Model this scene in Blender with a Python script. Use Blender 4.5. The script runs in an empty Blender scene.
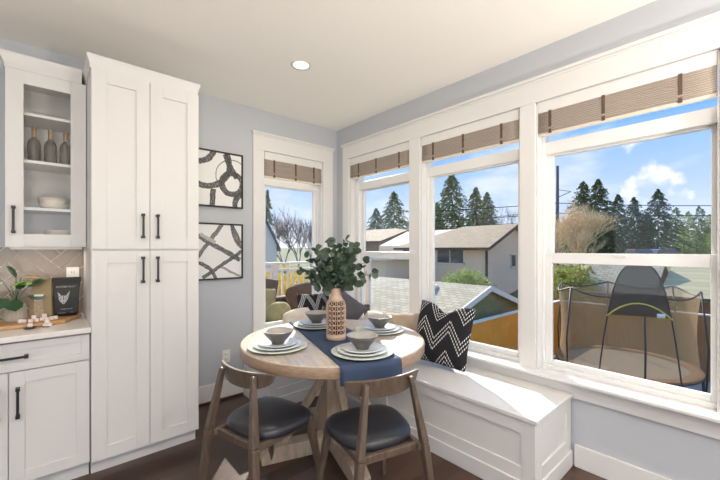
import bpy, bmesh, math, random
from mathutils import Vector, Matrix, Euler, noise
C = bpy.context.scene.collection
PI = math.pi
rnd = random.Random(7)

# ------------------------------------------------------------------ camera geometry
F, TH, CY, H = 353.35, math.radians(41.2977), 248.64, 1.38
def at(x, y, D):
    r = (x - 360) / F
    return Vector((D * (r * math.cos(TH) + math.sin(TH)), D * (-r * math.sin(TH) + math.cos(TH)), H + D * (CY - y) / F))

# ------------------------------------------------------------------ materials
def lin(c):
    return tuple(((v / 12.92) if v <= 0.04045 else ((v + 0.055) / 1.055) ** 2.4) for v in c)
def rgb(r, g, b):
    return lin((r / 255, g / 255, b / 255)) + (1,)
class NT:
    def __init__(s, m):
        m.use_nodes = True
        s.t = m.node_tree; s.n = s.t.nodes; s.l = s.t.links
    def new(s, typ, **kw):
        n = s.n.new(typ)
        for k, v in kw.items(): setattr(n, k, v)
        return n
    def put(s, sock, v):
        if isinstance(v, bpy.types.NodeSocket): s.l.new(v, sock)
        elif v is not None: sock.default_value = v
    def math(s, op, a, b=None, c=None):
        n = s.new('ShaderNodeMath', operation=op)
        for i, v in enumerate((a, b, c)): s.put(n.inputs[i], v)
        return n.outputs[0]
    def mix(s, f, a, b):
        n = s.new('ShaderNodeMix', data_type='RGBA')
        s.put(n.inputs[0], f); s.put(n.inputs[6], a); s.put(n.inputs[7], b)
        return n.outputs[2]
    def coords(s, kind='Object'):
        return s.new('ShaderNodeTexCoord').outputs[kind]
    def mapping(s, vec, scale=(1, 1, 1), rot=(0, 0, 0), loc=(0, 0, 0)):
        n = s.new('ShaderNodeMapping'); s.put(n.inputs[0], vec)
        n.inputs[1].default_value = loc; n.inputs[2].default_value = rot; n.inputs[3].default_value = scale
        return n.outputs[0]
    def noise(s, vec, scale, detail=3, rough=.5):
        n = s.new('ShaderNodeTexNoise'); s.put(n.inputs['Vector'], vec)
        n.inputs['Scale'].default_value = scale; n.inputs['Detail'].default_value = detail; n.inputs['Roughness'].default_value = rough
        return n.outputs[0]
    def sep(s, vec):
        n = s.new('ShaderNodeSeparateXYZ'); s.put(n.inputs[0], vec); return n.outputs
    def bump(s, h, strength=.3, dist=.01):
        n = s.new('ShaderNodeBump'); s.put(n.inputs['Height'], h)
        n.inputs['Strength'].default_value = strength; n.inputs['Distance'].default_value = dist
        return n.outputs[0]
def base(name):
    m = bpy.data.materials.new(name); t = NT(m)
    return m, t, t.n['Principled BSDF']
def mat(name, col, rough=.5, var=.06, nscale=30, bump=0., metal=0., spec=.5, stretch=(1, 1, 1), detail=4):
    m, t, p = base(name)
    v = t.mapping(t.coords(), stretch)
    nz = t.noise(v, nscale, detail)
    dark = tuple(c * (1 - var) for c in col[:3]) + (1,); lite = tuple(min(1, c * (1 + var)) for c in col[:3]) + (1,)
    t.put(p.inputs['Base Color'], t.mix(nz, dark, lite))
    p.inputs['Roughness'].default_value = rough; p.inputs['Metallic'].default_value = metal
    p.inputs['Specular IOR Level'].default_value = spec
    if bump: t.put(p.inputs['Normal'], t.bump(nz, bump, .005))
    return m
def wood(name, c1, c2, rough=.45, scale=1., axis=(1, 12, 12)):
    m, t, p = base(name)
    v = t.mapping(t.coords(), tuple(a * scale for a in axis))
    a = t.noise(v, 4, 6, .6); b = t.noise(v, 22, 3, .5)
    f = t.math('ADD', t.math('MULTIPLY', a, .7), t.math('MULTIPLY', b, .3))
    f = t.math('MULTIPLY_ADD', f, 2.4, -.7)
    f = t.math('MINIMUM', t.math('MAXIMUM', f, 0.), 1.)
    t.put(p.inputs['Base Color'], t.mix(f, c1, c2))
    p.inputs['Roughness'].default_value = rough
    t.put(p.inputs['Normal'], t.bump(b, .12, .004))
    return m

M = {}
M['wall'] = mat('wall_paint', rgb(190, 193, 198), .75, .01, 120, .04)
M['ceil'] = mat('ceiling_paint', rgb(250, 246, 239), .85, .01, 160, .04)
M['white'] = mat('white_cabinet_paint', rgb(221, 219, 216), .42, .012, 9)
M['trim'] = mat('white_trim_paint', rgb(226, 224, 221), .4, .012, 9)
M['vinyl'] = mat('white_vinyl', rgb(232, 231, 229), .3, .01, 6)
M['counter'] = mat('pale_quartz', rgb(236, 231, 225), .22, .05, 14, 0, 0, .5)
M['black'] = mat('black_metal', rgb(30, 28, 27), .4, .1, 60)
M['blackframe'] = mat('black_frame_wood', rgb(24, 23, 23), .45, .1, 40)
M['tile'] = mat('taupe_tile', rgb(140, 129, 118), .22, .12, 7)
M['grout'] = mat('white_grout', rgb(228, 222, 212), .8, .05, 90)
M['tabletop'] = wood('glare_pale_washed_oak', rgb(172, 160, 147), rgb(206, 195, 182), .27, 1., (1.2, 14, 14))  # top paled so the window glare sits in the wood colour
M['tableedge'] = wood('oak_edge', rgb(136, 112, 92), rgb(176, 152, 130), .4, 1., (6, 6, 30))  # unglared copy of the top's oak, for the table side
M['tablewood'] = wood('washed_oak_base', rgb(158, 139, 118), rgb(198, 180, 158), .5, 1., (8, 8, 1.5))
M['chairwood'] = wood('grey_brown_walnut', rgb(70, 58, 49), rgb(112, 96, 82), .42, 1.3, (10, 10, 1.5))
M['leather'] = mat('charcoal_leather', rgb(40, 42, 48), .33, .12, 130, .10)
M['runner'] = mat('navy_linen', rgb(54, 70, 97), .85, .18, 260, .25)
M['charger'] = mat('sage_stoneware', rgb(206, 212, 202), .3, .04, 50)
M['plate'] = mat('pale_stoneware', rgb(222, 226, 226), .22, .03, 60)
M['bowl'] = mat('grey_brown_stoneware', rgb(96, 92, 89), .38, .10, 70)
M['bowlin'] = mat('pale_glaze', rgb(176, 174, 170), .3, .06, 70)
M['rattan'] = mat('rattan', rgb(198, 170, 148), .6, .14, 90, .2)
M['darkbottle'] = mat('dark_brown_glass', rgb(66, 42, 30), .18, .1, 20)
M['leaf'] = mat('eucalyptus_leaf', rgb(64, 84, 66), .5, .35, 16)
M['stem'] = mat('eucalyptus_stem', rgb(96, 84, 62), .6, .2, 40)
M['leaf2'] = mat('rubber_leaf', rgb(48, 86, 52), .3, .25, 18)
M['leaf3'] = mat('bright_leaf', rgb(126, 176, 78), .35, .2, 18)
M['leaf4'] = mat('ochre_leaf', rgb(150, 122, 62), .5, .2, 18)
M['ceramic'] = mat('ribbed_beige_ceramic', rgb(178, 168, 154), .6, .1, 30)
M['soil'] = mat('soil', rgb(60, 48, 38), .9, .3, 90)
M['kraft'] = mat('kraft_paper', rgb(154, 136, 102), .7, .08, 60, .15)
M['nuts'] = mat('nut_mix', rgb(178, 156, 132), .6, .6, 110)
M['labelwhite'] = mat('white_label', rgb(235, 232, 226), .5, .02, 40)
M['blackbag'] = mat('black_foil_bag', rgb(22, 21, 23), .45, .12, 26, .2)
M['print'] = mat('pale_grey_print', rgb(190, 188, 188), .5, .1, 160)
M['board'] = wood('acacia_board', rgb(168, 126, 82), rgb(212, 172, 120), .45, 1.5, (1.4, 12, 12))
M['marsh'] = mat('marshmallow', rgb(240, 226, 220), .8, .04, 40)
M['spoon'] = mat('dark_pewter', rgb(92, 84, 74), .35, .15, 40, 0, .6)
M['bottle'] = mat('olive_brown_bottle', rgb(60, 52, 40), .25, .12, 20)
M['gold'] = mat('gold_foil', rgb(158, 128, 84), .35, .1, 40, 0, .4)
M['dish'] = mat('cream_porcelain', rgb(226, 216, 200), .28, .04, 40)
M['cream'] = mat('cream_boucle', rgb(226, 214, 198), .95, .14, 150, 1.0)
M['tan'] = mat('tan_linen', rgb(178, 160, 140), .9, .1, 200, .3)
M['greyfab'] = mat('charcoal_grey_linen', rgb(88, 86, 92), .9, .14, 220, .3)
M['outlet'] = mat('white_plastic', rgb(238, 236, 232), .3, .01, 10)
M['dark'] = mat('dark_slot', rgb(40, 38, 36), .6, .1, 30)
M['chrome'] = mat('brushed_steel', rgb(180, 178, 174), .3, .05, 60, 0, .9)

def floor_mat():
    m, t, p = base('dark_oak_floor')
    v = t.coords()
    b = t.new('ShaderNodeTexBrick'); t.put(b.inputs['Vector'], v)
    b.offset = .37; b.inputs['Scale'].default_value = 1
    b.inputs['Color1'].default_value = (.0, .0, .0, 1); b.inputs['Color2'].default_value = (1, 1, 1, 1)
    b.inputs['Mortar'].default_value = (.5, .5, .5, 1)
    b.inputs['Mortar Size'].default_value = .0016; b.inputs['Brick Width'].default_value = 1.3; b.inputs['Row Height'].default_value = .125
    g = t.noise(t.mapping(v, (1.5, 22, 1)), 4, 6, .65)
    f = t.math('ADD', t.math('MULTIPLY', t.sep(b.outputs[0])[0], .55), t.math('MULTIPLY', g, .55))
    col = t.mix(f, rgb(42, 29, 23), rgb(92, 66, 51))
    col = t.mix(b.outputs[1], col, rgb(22, 16, 13))
    t.put(p.inputs['Base Color'], col); p.inputs['Roughness'].default_value = .3
    t.put(p.inputs['Normal'], t.bump(t.math('SUBTRACT', t.math('MULTIPLY', g, .3), b.outputs[1]), .25, .003))
    return m
M['floor'] = floor_mat()
def glass_mat(name, tint=(1, 1, 1, 1)):
    m, t, p = base(name); t.n.remove(p)
    tr = t.new('ShaderNodeBsdfTransparent'); tr.inputs[0].default_value = tint
    gl = t.new('ShaderNodeBsdfGlossy'); gl.inputs['Roughness'].default_value = .0
    fr = t.new('ShaderNodeLayerWeight'); fr.inputs[0].default_value = .5
    fr = t.math('MULTIPLY_ADD', t.math('POWER', fr.outputs['Facing'], 5.), .9, .03)
    mx = t.new('ShaderNodeMixShader'); t.l.new(fr, mx.inputs[0]); t.l.new(tr.outputs[0], mx.inputs[1]); t.l.new(gl.outputs[0], mx.inputs[2])
    t.l.new(mx.outputs[0], t.n['Material Output'].inputs[0])
    return m
M['glass'] = glass_mat('window_glass')
def mesh_net(name, col, opacity):
    m, t, p = base(name)
    tr = t.new('ShaderNodeBsdfTransparent'); mx = t.new('ShaderNodeMixShader'); mx.inputs[0].default_value = opacity
    n = t.noise(t.coords(), 8, 3)
    t.put(p.inputs['Base Color'], t.mix(n, tuple(c * .85 for c in col[:3]) + (1,), col)); p.inputs['Roughness'].default_value = .9
    t.l.new(tr.outputs[0], mx.inputs[1]); t.l.new(p.outputs[0], mx.inputs[2]); t.l.new(mx.outputs[0], t.n['Material Output'].inputs[0])
    return m
M['net'] = mesh_net('tan_net', rgb(186, 152, 106), .50)
M['darknet'] = mesh_net('dark_net', rgb(70, 62, 56), .85)
def blind_mat():
    m, t, p = base('woven_grass_shade')
    v = t.coords('UV'); x, y, z = t.sep(v)
    w = t.math('SINE', t.math('MULTIPLY', y, 2 * PI * 95))
    w = t.math('MULTIPLY_ADD', w, .5, .5)
    n = t.noise(t.mapping(v, (2, 130, 1)), 3, 3, .6)
    n2 = t.noise(t.mapping(v, (30, 30, 1)), 3, 2)
    f = t.math('ADD', t.math('MULTIPLY', w, .45), t.math('ADD', t.math('MULTIPLY', n, .45), t.math('MULTIPLY', n2, .15)))
    t.put(p.inputs['Base Color'], t.mix(f, rgb(104, 92, 82), rgb(192, 179, 166))); p.inputs['Roughness'].default_value = .85
    t.put(p.inputs['Normal'], t.bump(w, .5, .004))
    return m
M['blind'] = blind_mat()
M['tape'] = mat('brown_tape', rgb(96, 76, 62), .85, .15, 120, .3)
def zig_mat(name, n, m_, amp, dots=46, bg=rgb(24, 24, 30), fg=rgb(232, 230, 226), w=.05):
    m, t, p = base(name)
    u, v, _ = t.sep(t.coords('UV'))
    tri = t.math('ABSOLUTE', t.math('SUBTRACT', t.math('FRACT', t.math('MULTIPLY', u, n)), .5))
    val = t.math('ADD', t.math('MULTIPLY', v, m_), t.math('MULTIPLY', tri, amp))
    fr = t.math('FRACT', val)
    c = t.math('LESS_THAN', t.math('ABSOLUTE', t.math('SUBTRACT', fr, .58)), w)
    a = t.math('LESS_THAN', t.math('ABSOLUTE', t.math('SUBTRACT', fr, .22)), w)
    b = t.math('LESS_THAN', t.math('ABSOLUTE', t.math('SUBTRACT', fr, .40)), w)
    ln = t.math('MAXIMUM', t.math('MAXIMUM', a, b), c)
    d = t.math('GREATER_THAN', t.math('FRACT', t.math('MULTIPLY', u, dots)), .46)
    f = t.math('MULTIPLY', ln, d)
    t.put(p.inputs['Base Color'], t.mix(f, bg, fg)); p.inputs['Roughness'].default_value = .95
    t.put(p.inputs['Normal'], t.bump(t.math('ADD', f, t.noise(t.coords('UV'), 150, 2)), .4, .004))
    return m
M['zig'] = zig_mat('black_zigzag_cotton', 2.3, 2.2, 1.4, 40, w=.030)
M['zig2'] = zig_mat('black_diamond_cotton', 2.2, 2.4, 1.9, 90, w=.045)
def art_mat(name, rings, strokes, bg=rgb(232, 232, 230)):
    # rings: (cx, cy, r, w, grey); strokes: (x0, y0, x1, y1, w, grey) in uv
    m, t, p = base(name)
    uv = t.coords('UV'); u, v, _ = t.sep(uv)
    br = t.noise(t.mapping(uv, (40, 6, 1)), 3, 4, .6); br2 = t.noise(uv, 7, 3)
    col = bg
    wob = t.math('MULTIPLY_ADD', br2, .05, -.025)
    def comp(mask, grey, col):
        rag = t.math('GREATER_THAN', br, .42)
        f = t.math('MULTIPLY', mask, t.math('MULTIPLY_ADD', rag, .45, .52))
        c = grey; return t.mix(f, col, (c, c * .99, c * .97, 1))
    for cx, cy, r, w, g in rings:
        dx = t.math('SUBTRACT', u, cx); dy = t.math('SUBTRACT', v, cy)
        d = t.math('SQRT', t.math('ADD', t.math('MULTIPLY', dx, dx), t.math('MULTIPLY', dy, dy)))
        e = t.math('ABSOLUTE', t.math('ADD', t.math('SUBTRACT', d, r), wob))
        col = comp(t.math('LESS_THAN', e, w), g, col)
    for x0, y0, x1, y1, w, g in strokes:
        L = math.hypot(x1 - x0, y1 - y0); ax, ay = (x1 - x0) / L, (y1 - y0) / L
        dx = t.math('SUBTRACT', u, x0); dy = t.math('SUBTRACT', v, y0)
        s = t.math('ADD', t.math('MULTIPLY', dx, ax), t.math('MULTIPLY', dy, ay))
        q = t.math('ADD', t.math('SUBTRACT', t.math('MULTIPLY', dy, ax), t.math('MULTIPLY', dx, ay)), wob)
        k = t.math('MULTIPLY', t.math('LESS_THAN', t.math('ABSOLUTE', q), w), t.math('MULTIPLY', t.math('GREATER_THAN', s, 0.), t.math('LESS_THAN', s, L)))
        col = comp(k, g, col)
    t.put(p.inputs['Base Color'], col); p.inputs['Roughness'].default_value = .6
    return m
# exterior
M['grass'] = mat('lawn', rgb(96, 104, 62), .95, .3, 3)
M['paving'] = mat('patio_concrete', rgb(176, 168, 156), .9, .1, 3)
M['cedar'] = wood('sunlit_orange_cedar', rgb(226, 134, 36), rgb(250, 176, 66), .7, 1, (14, 14, 1))  # orange brightened to stand in for sun on the fence face
M['browncedar'] = wood('brown_cedar', rgb(132, 92, 54), rgb(176, 130, 84), .8, 1, (14, 14, 1))  # browner cedar, shade of the second fence run put into its colour
M['shingle'] = None
def shingle_mat(name, c1, c2, row=.16, w=.3):
    m, t, p = base(name)
    b = t.new('ShaderNodeTexBrick'); t.put(b.inputs['Vector'], t.coords('UV'))
    b.inputs['Scale'].default_value = 1; b.inputs['Brick Width'].default_value = w; b.inputs['Row Height'].default_value = row
    b.inputs['Mortar Size'].default_value = .012; b.inputs['Color1'].default_value = c1; b.inputs['Color2'].default_value = c2
    b.inputs['Mortar'].default_value = tuple(c * .5 for c in c1[:3]) + (1,)
    n = t.noise(t.coords('UV'), 9, 3)
    t.put(p.inputs['Base Color'], t.mix(t.math('MULTIPLY', n, .35), b.outputs[0], tuple(c * .6 for c in c1[:3]) + (1,))); p.inputs['Roughness'].default_value = .9
    return m
M['shingle'] = shingle_mat('weathered_shingle', rgb(176, 160, 130), rgb(202, 187, 156))
M['shingle2'] = shingle_mat('tan_shingle', rgb(178, 148, 112), rgb(194, 164, 128), .2, .4)
M['ribroof'] = shingle_mat('ribbed_grey_roof', rgb(176, 162, 122), rgb(190, 176, 136), .35, 30)
M['siding'] = mat('pink_beige_siding', rgb(236, 206, 178), .85, .06, 6, .1, stretch=(.2, .2, 12))
M['olive'] = mat('olive_siding', rgb(128, 128, 88), .85, .1, 6, .1, stretch=(8, 8, .3))
M['paintw'] = mat('weathered_white_paint', rgb(226, 218, 206), .7, .06, 10)
M['brownside'] = mat('brown_siding', rgb(160, 128, 102), .85, .1, 6)
M['slate'] = shingle_mat('blue_slate', rgb(92, 112, 140), rgb(116, 136, 164), .2, .3)
M['winglass'] = mat('dark_window', rgb(76, 78, 80), .1, .3, 3)
M['brown'] = mat('brown_downspout', rgb(84, 62, 48), .6, .1, 20)
M['pole'] = mat('utility_pole', rgb(98, 88, 82), .9, .2, 20)
M['wire'] = mat('cable', rgb(60, 62, 66), .7, .05, 10)
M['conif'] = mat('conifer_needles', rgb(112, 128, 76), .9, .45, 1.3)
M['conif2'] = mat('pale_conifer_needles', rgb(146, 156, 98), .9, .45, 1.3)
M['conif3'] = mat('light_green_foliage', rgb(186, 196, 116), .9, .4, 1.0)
M['bark'] = mat('bark', rgb(98, 82, 70), .9, .25, 14)
M['twig'] = mat('coral_twigs', rgb(230, 204, 162), .9, .25, 5)
M['twig2'] = mat('grey_twigs', rgb(138, 124, 114), .9, .25, 5)
M['yellow'] = mat('forsythia_bloom', rgb(232, 204, 52), .8, .25, 6)
M['ygreen'] = mat('yellow_green_leaf', rgb(178, 176, 76), .8, .3, 6)
M['carblue'] = mat('blue_car_paint', rgb(70, 96, 150), .25, .05, 10)
M['carred'] = mat('red_car_paint', rgb(150, 62, 54), .25, .05, 10)
M['rubber'] = mat('tyre_rubber', rgb(30, 30, 32), .8, .1, 30)
M['asphalt'] = mat('asphalt', rgb(120, 118, 116), .95, .1, 3)
M['matcloth'] = mat('trampoline_cloth', rgb(170, 150, 124), .9, .1, 6)
M['steel'] = mat('dark_steel_tube', rgb(58, 54, 50), .5, .1, 20)
M['pipeyellow'] = mat('yellow_edge', rgb(206, 200, 92), .6, .1, 20)
M['deck'] = wood('deck_boards', rgb(176, 160, 140), rgb(206, 190, 170), .8, 1, (1, 12, 12))
M['rail'] = mat('peach_white_railing', rgb(236, 216, 196), .7, .05, 12)
M['wicker'] = mat('brown_wicker', rgb(92, 72, 54), .8, .3, 70, .5)
M['olivecush'] = mat('olive_velvet', rgb(142, 130, 86), .8, .15, 20)
M['browncush'] = mat('dark_brown_canvas', rgb(84, 66, 50), .85, .12, 30)
M['fur'] = mat('brown_faux_fur', rgb(92, 66, 48), .95, .35, 50, .8)
M['distant'] = mat('distant_wood', rgb(96, 116, 92), .95, .3, .25)

# ------------------------------------------------------------------ mesh helpers
XF = {}
def thing(name, label, cat, loc=(0, 0, 0), rotz=0, group=None, kind=None):
    o = bpy.data.objects.new(name, None); C.objects.link(o)
    o.empty_display_size = .1
    o.location = loc; o.rotation_euler = (0, 0, rotz)
    XF[o] = Matrix.Translation(loc) @ Matrix.Rotation(rotz, 4, 'Z')
    tag(o, label, cat, group, kind)
    return o
def tag(o, label=None, cat=None, group=None, kind=None):
    if label: o['label'] = label
    if cat: o['category'] = cat
    if group: o['group'] = group
    if kind: o['kind'] = kind
    return o
def obj(name, bm, m, parent=None, smooth=False, bevel=0, world=False, sub=0, seg=2, wn=False):
    """one mesh object; world=True: the mesh is in world space and is moved into its parent's space"""
    if world and parent is not None:
        bm.transform(XF[parent].inverted())
    bmesh.ops.recalc_face_normals(bm, faces=bm.faces[:])
    me = bpy.data.meshes.new(name); bm.to_mesh(me); bm.free()
    for p in me.polygons: p.use_smooth = smooth
    o = bpy.data.objects.new(name, me); C.objects.link(o)
    for mm in (m if isinstance(m, (list, tuple)) else [m]): me.materials.append(mm)
    if parent is not None:
        o.parent = parent; XF[o] = XF[parent]
    else: XF[o] = Matrix.Identity(4)
    if bevel:
        b = o.modifiers.new('bevel', 'BEVEL'); b.width = bevel; b.segments = seg; b.limit_method = 'ANGLE'; b.angle_limit = math.radians(40)
        if smooth: b.harden_normals = False
    if sub:
        s = o.modifiers.new('subsurf', 'SUBSURF'); s.levels = sub; s.render_levels = sub
    return o
def tag1(o, label, cat, group=None, kind=None):
    """a one-mesh thing built in world space: move its origin to its base"""
    me = o.data
    xs = [v.co for v in me.vertices]
    c = Vector(((min(v.x for v in xs) + max(v.x for v in xs)) / 2, (min(v.y for v in xs) + max(v.y for v in xs)) / 2, min(v.z for v in xs)))
    me.transform(Matrix.Translation(-c)); o.location = c; XF[o] = Matrix.Translation(c)
    return tag(o, label, cat, group, kind)
def BM(): return bmesh.new()
def box(bm, x0, x1, y0, y1, z0, z1, mi=0, T=None):
    vs = [bm.verts.new((x, y, z)) for x in (x0, x1) for y in (y0, y1) for z in (z0, z1)]
    if T is not None:
        for v in vs: v.co = T @ v.co
    for f in ((0, 1, 3, 2), (4, 6, 7, 5), (0, 4, 5, 1), (2, 3, 7, 6), (0, 2, 6, 4), (1, 5, 7, 3)):
        fc = bm.faces.new([vs[i] for i in f]); fc.material_index = mi
    return bm
def beam(bm, p, q, w, h, up=(0, 0, 1), w2=None, h2=None):
    p, q = Vector(p), Vector(q); d = (q - p).normalized(); up = Vector(up)
    s = d.cross(up)
    if s.length < 1e-4: s = d.cross(Vector((1, 0, 0)))
    s.normalize(); u = s.cross(d).normalized()
    w2 = w if w2 is None else w2; h2 = h if h2 is None else h2
    a = [bm.verts.new(p + s * (i * w / 2) + u * (j * h / 2)) for i, j in ((-1, -1), (1, -1), (1, 1), (-1, 1))]
    b = [bm.verts.new(q + s * (i * w2 / 2) + u * (j * h2 / 2)) for i, j in ((-1, -1), (1, -1), (1, 1), (-1, 1))]
    bm.faces.new(a[::-1]); bm.faces.new(b)
    for i in range(4): bm.faces.new((a[i], a[(i + 1) % 4], b[(i + 1) % 4], b[i]))
    return bm
def tube(bm, pts, rad, n=8, closed=False, mi=0):
    pts = [Vector(p) for p in pts]
    rs = rad if isinstance(rad, (list, tuple)) else [rad] * len(pts)
    rings = []; prev = None
    for i, p in enumerate(pts):
        if closed: d = pts[(i + 1) % len(pts)] - pts[i - 1]
        else: d = pts[min(i + 1, len(pts) - 1)] - pts[max(i - 1, 0)]
        d.normalize()
        if prev is None:
            s = d.cross(Vector((0, 0, 1)))
            if s.length < 1e-3: s = d.cross(Vector((1, 0, 0)))
        else: s = prev - d * prev.dot(d)
        s.normalize(); prev = s; u = d.cross(s)
        rings.append([bm.verts.new(p + (s * math.cos(2 * PI * k / n) + u * math.sin(2 * PI * k / n)) * rs[i]) for k in range(n)])
    m = len(rings)
    for i in range(m if closed else m - 1):
        a, b = rings[i], rings[(i + 1) % m]
        for k in range(n):
            f = bm.faces.new((a[k], a[(k + 1) % n], b[(k + 1) % n], b[k])); f.material_index = mi
    if not closed:
        bm.faces.new(rings[0][::-1]).material_index = mi; bm.faces.new(rings[-1]).material_index = mi
    return bm
def lathe(bm, prof, n=32, c=(0, 0, 0), mi=0, flute=0, mis=None):
    c = Vector(c); rings = []
    for r, z in prof:
        if r < 1e-5: rings.append([bm.verts.new(c + Vector((0, 0, z)))])
        else: rings.append([bm.verts.new(c + Vector(((r + (flute * (1 if k % 2 else -1))) * math.cos(2 * PI * k / n), (r + (flute * (1 if k % 2 else -1))) * math.sin(2 * PI * k / n), z))) for k in range(n)])
    for i, (a, b) in enumerate(zip(rings, rings[1:])):
        mm = mis[i] if mis else mi
        for k in range(n):
            k2 = (k + 1) % n
            if len(a) == 1 and len(b) == 1: continue
            if len(a) == 1: f = bm.faces.new((a[0], b[k], b[k2]))
            elif len(b) == 1: f = bm.faces.new((a[k], a[k2], b[0]))
            else: f = bm.faces.new((a[k], a[k2], b[k2], b[k]))
            f.material_index = mm
    return bm
def prism(bm, poly, z0, z1, T=None):
    a = [bm.verts.new((x, y, z0)) for x, y in poly]; b = [bm.verts.new((x, y, z1)) for x, y in poly]
    if T is not None:
        for v in a + b: v.co = T @ v.co
    bm.faces.new(a[::-1]); bm.faces.new(b)
    for i in range(len(poly)):
        j = (i + 1) % len(poly); bm.faces.new((a[i], a[j], b[j], b[i]))
    return bm
def quad_uv(bm, pts, uvs=((0, 0), (1, 0), (1, 1), (0, 1)), mi=0):
    uvl = bm.loops.layers.uv.verify()
    f = bm.faces.new([bm.verts.new(p) for p in pts]); f.material_index = mi
    for l, uv in zip(f.loops, uvs): l[uvl].uv = uv
    return f
def leaf(bm, p, d, up, L, W, mi=0, round_=True, cup=.15):
    d = d.normalized(); s = d.cross(up)
    if s.length < 1e-3: s = d.cross(Vector((1, .3, 0)))
    s.normalize(); n = s.cross(d)
    if round_:
        pts = [(0, 0), (.18, .36), (.5, .5), (.82, .38), (1, 0), (.82, -.38), (.5, -.5), (.18, -.36)]
    else:
        pts = [(0, 0), (.3, .4), (.6, .42), (1, 0), (.6, -.42), (.3, -.4)]
    vs = [bm.verts.new(p + d * (a * L) + s * (b * W) + n * (cup * L * abs(b) * 1.2 - cup * L * a * a * .6)) for a, b in pts]
    k = len(vs) // 2
    bm.faces.new(vs[:k + 1]).material_index = mi
    bm.faces.new(vs[k:] + [vs[0]]).material_index = mi
def cushion(name, w, h, t, m, parent, T, dent=0, n=18, rnd=.12):
    """pillow in local x (width), z (height), y (thickness); T places it"""
    bm = BM(); uvl = bm.loops.layers.uv.verify()
    grid = {}
    for side in (-1, 1):
        for i in range(n + 1):
            for j in range(n + 1):
                u, v = i / n * 2 - 1, j / n * 2 - 1
                edge = i in (0, n) or j in (0, n)
                if edge and side == 1: grid[(1, i, j)] = grid[(-1, i, j)]; continue
                th = t / 2 * ((1 - abs(u) ** 2.6) * (1 - abs(v) ** 2.6)) ** .55
                pin = .06
                x = w / 2 * u * (1 - pin * (1 - v * v) * abs(u) ** 3)
                z = h / 2 * v * (1 - pin * (1 - u * u) * abs(v) ** 3)
                x *= math.sqrt(1 - rnd * v * v / 2 * (1 if rnd > .5 else abs(v) ** 6)); z *= math.sqrt(1 - rnd * u * u / 2 * (1 if rnd > .5 else abs(u) ** 6))
                if v > 0: z -= dent * math.exp(-(u / .33) ** 2) * v ** 2
                y = side * th + .022 * noise.noise(Vector((u * 2.0, v * 2.0, side * 3 + w * 17))) * (.5 if edge else 1)
                grid[(side, i, j)] = bm.verts.new(T @ Vector((x, y, z)))
    for side in (-1, 1):
        for i in range(n):
            for j in range(n):
                idx = ((i, j), (i + 1, j), (i + 1, j + 1), (i, j + 1))
                f = bm.faces.new([grid[(side, a, b)] for a, b in idx])
                for l, (a, b) in zip(f.loops, idx): l[uvl].uv = (a / n, b / n)
    return obj(name, bm, m, parent, smooth=True, sub=1)

# ------------------------------------------------------------------ room shell
YA, XB, ZC = 3.27, 2.515, 2.75
XL, YN = -4.2, -4.6
def struct(name, bm, m, **k):
    o = obj(name, bm, m, **k); o['kind'] = 'structure'; return o
b = BM(); box(b, XL, XB + .15, YN, YA + .15, -.12, 0); struct('floor', b, M['floor'])
b = BM(); box(b, XL, XB + .15, YN, YA + .15, ZC, ZC + .12); struct('ceiling', b, M['ceil'])
W3, W2, W1 = (.136, 1.026), (1.132, 2.030), (2.154, 3.035)
ZB0, ZB1 = .53, 2.38            # rough opening of the right wall
b = BM(); X0, X1 = XB, XB + .15
ys = [YN] + [v for w in (W3, W2, W1) for v in w] + [YA + .15]
for i in range(0, 8, 2): box(b, X0, X1, ys[i], ys[i + 1], 0, ZC)
for w in (W3, W2, W1):
    box(b, X0, X1, w[0], w[1], 0, ZB0); box(b, X0, X1, w[0], w[1], ZB1, ZC)
struct('wall_right', b, M['wall'])
AX = (1.592, 2.307); ZA0, ZA1 = .53, 2.35
b = BM(); Y0, Y1 = YA, YA + .15
box(b, XL, AX[0], Y0, Y1, 0, ZC); box(b, AX[1], XB, Y0, Y1, 0, ZC)
box(b, AX[0], AX[1], Y0, Y1, 0, ZA0); box(b, AX[0], AX[1], Y0, Y1, ZA1, ZC)
struct('wall_back', b, M['wall'])
# far left and rear of the open plan room: walls with wide glazed openings
b = BM(); box(b, XL - .15, XL, YN, YA + .15, 0, .4); box(b, XL - .15, XL, YN, YA + .15, 2.4, ZC)
for y in (YN, -1.2, 2.2): box(b, XL - .15, XL, y, y + .35 if y < 2 else YA + .15, .4, 2.4)
struct('wall_left', b, M['wall'])
b = BM(); box(b, XL, XB + .15, YN - .15, YN, 0, .3); box(b, XL, XB + .15, YN - .15, YN, 2.4, ZC)
for x in (XL, -1., 2.2): box(b, x, x + .45, YN - .15, YN, .3, 2.4)
struct('wall_front', b, M['wall'])
# baseboards
b = BM(); box(b, XB - .016, XB, YN, .788, 0, .14); struct('baseboard_right', b, M['trim'], bevel=.004)
b = BM(); box(b, .797, 1.385, YA - .016, YA, 0, .165); struct('baseboard_back', b, M['trim'], bevel=.004)
b = BM(); box(b, .797, 1.385, YA - .034, YA - .016, 0, .02); struct('trim_5', b, M['floor'], bevel=.006)

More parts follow.
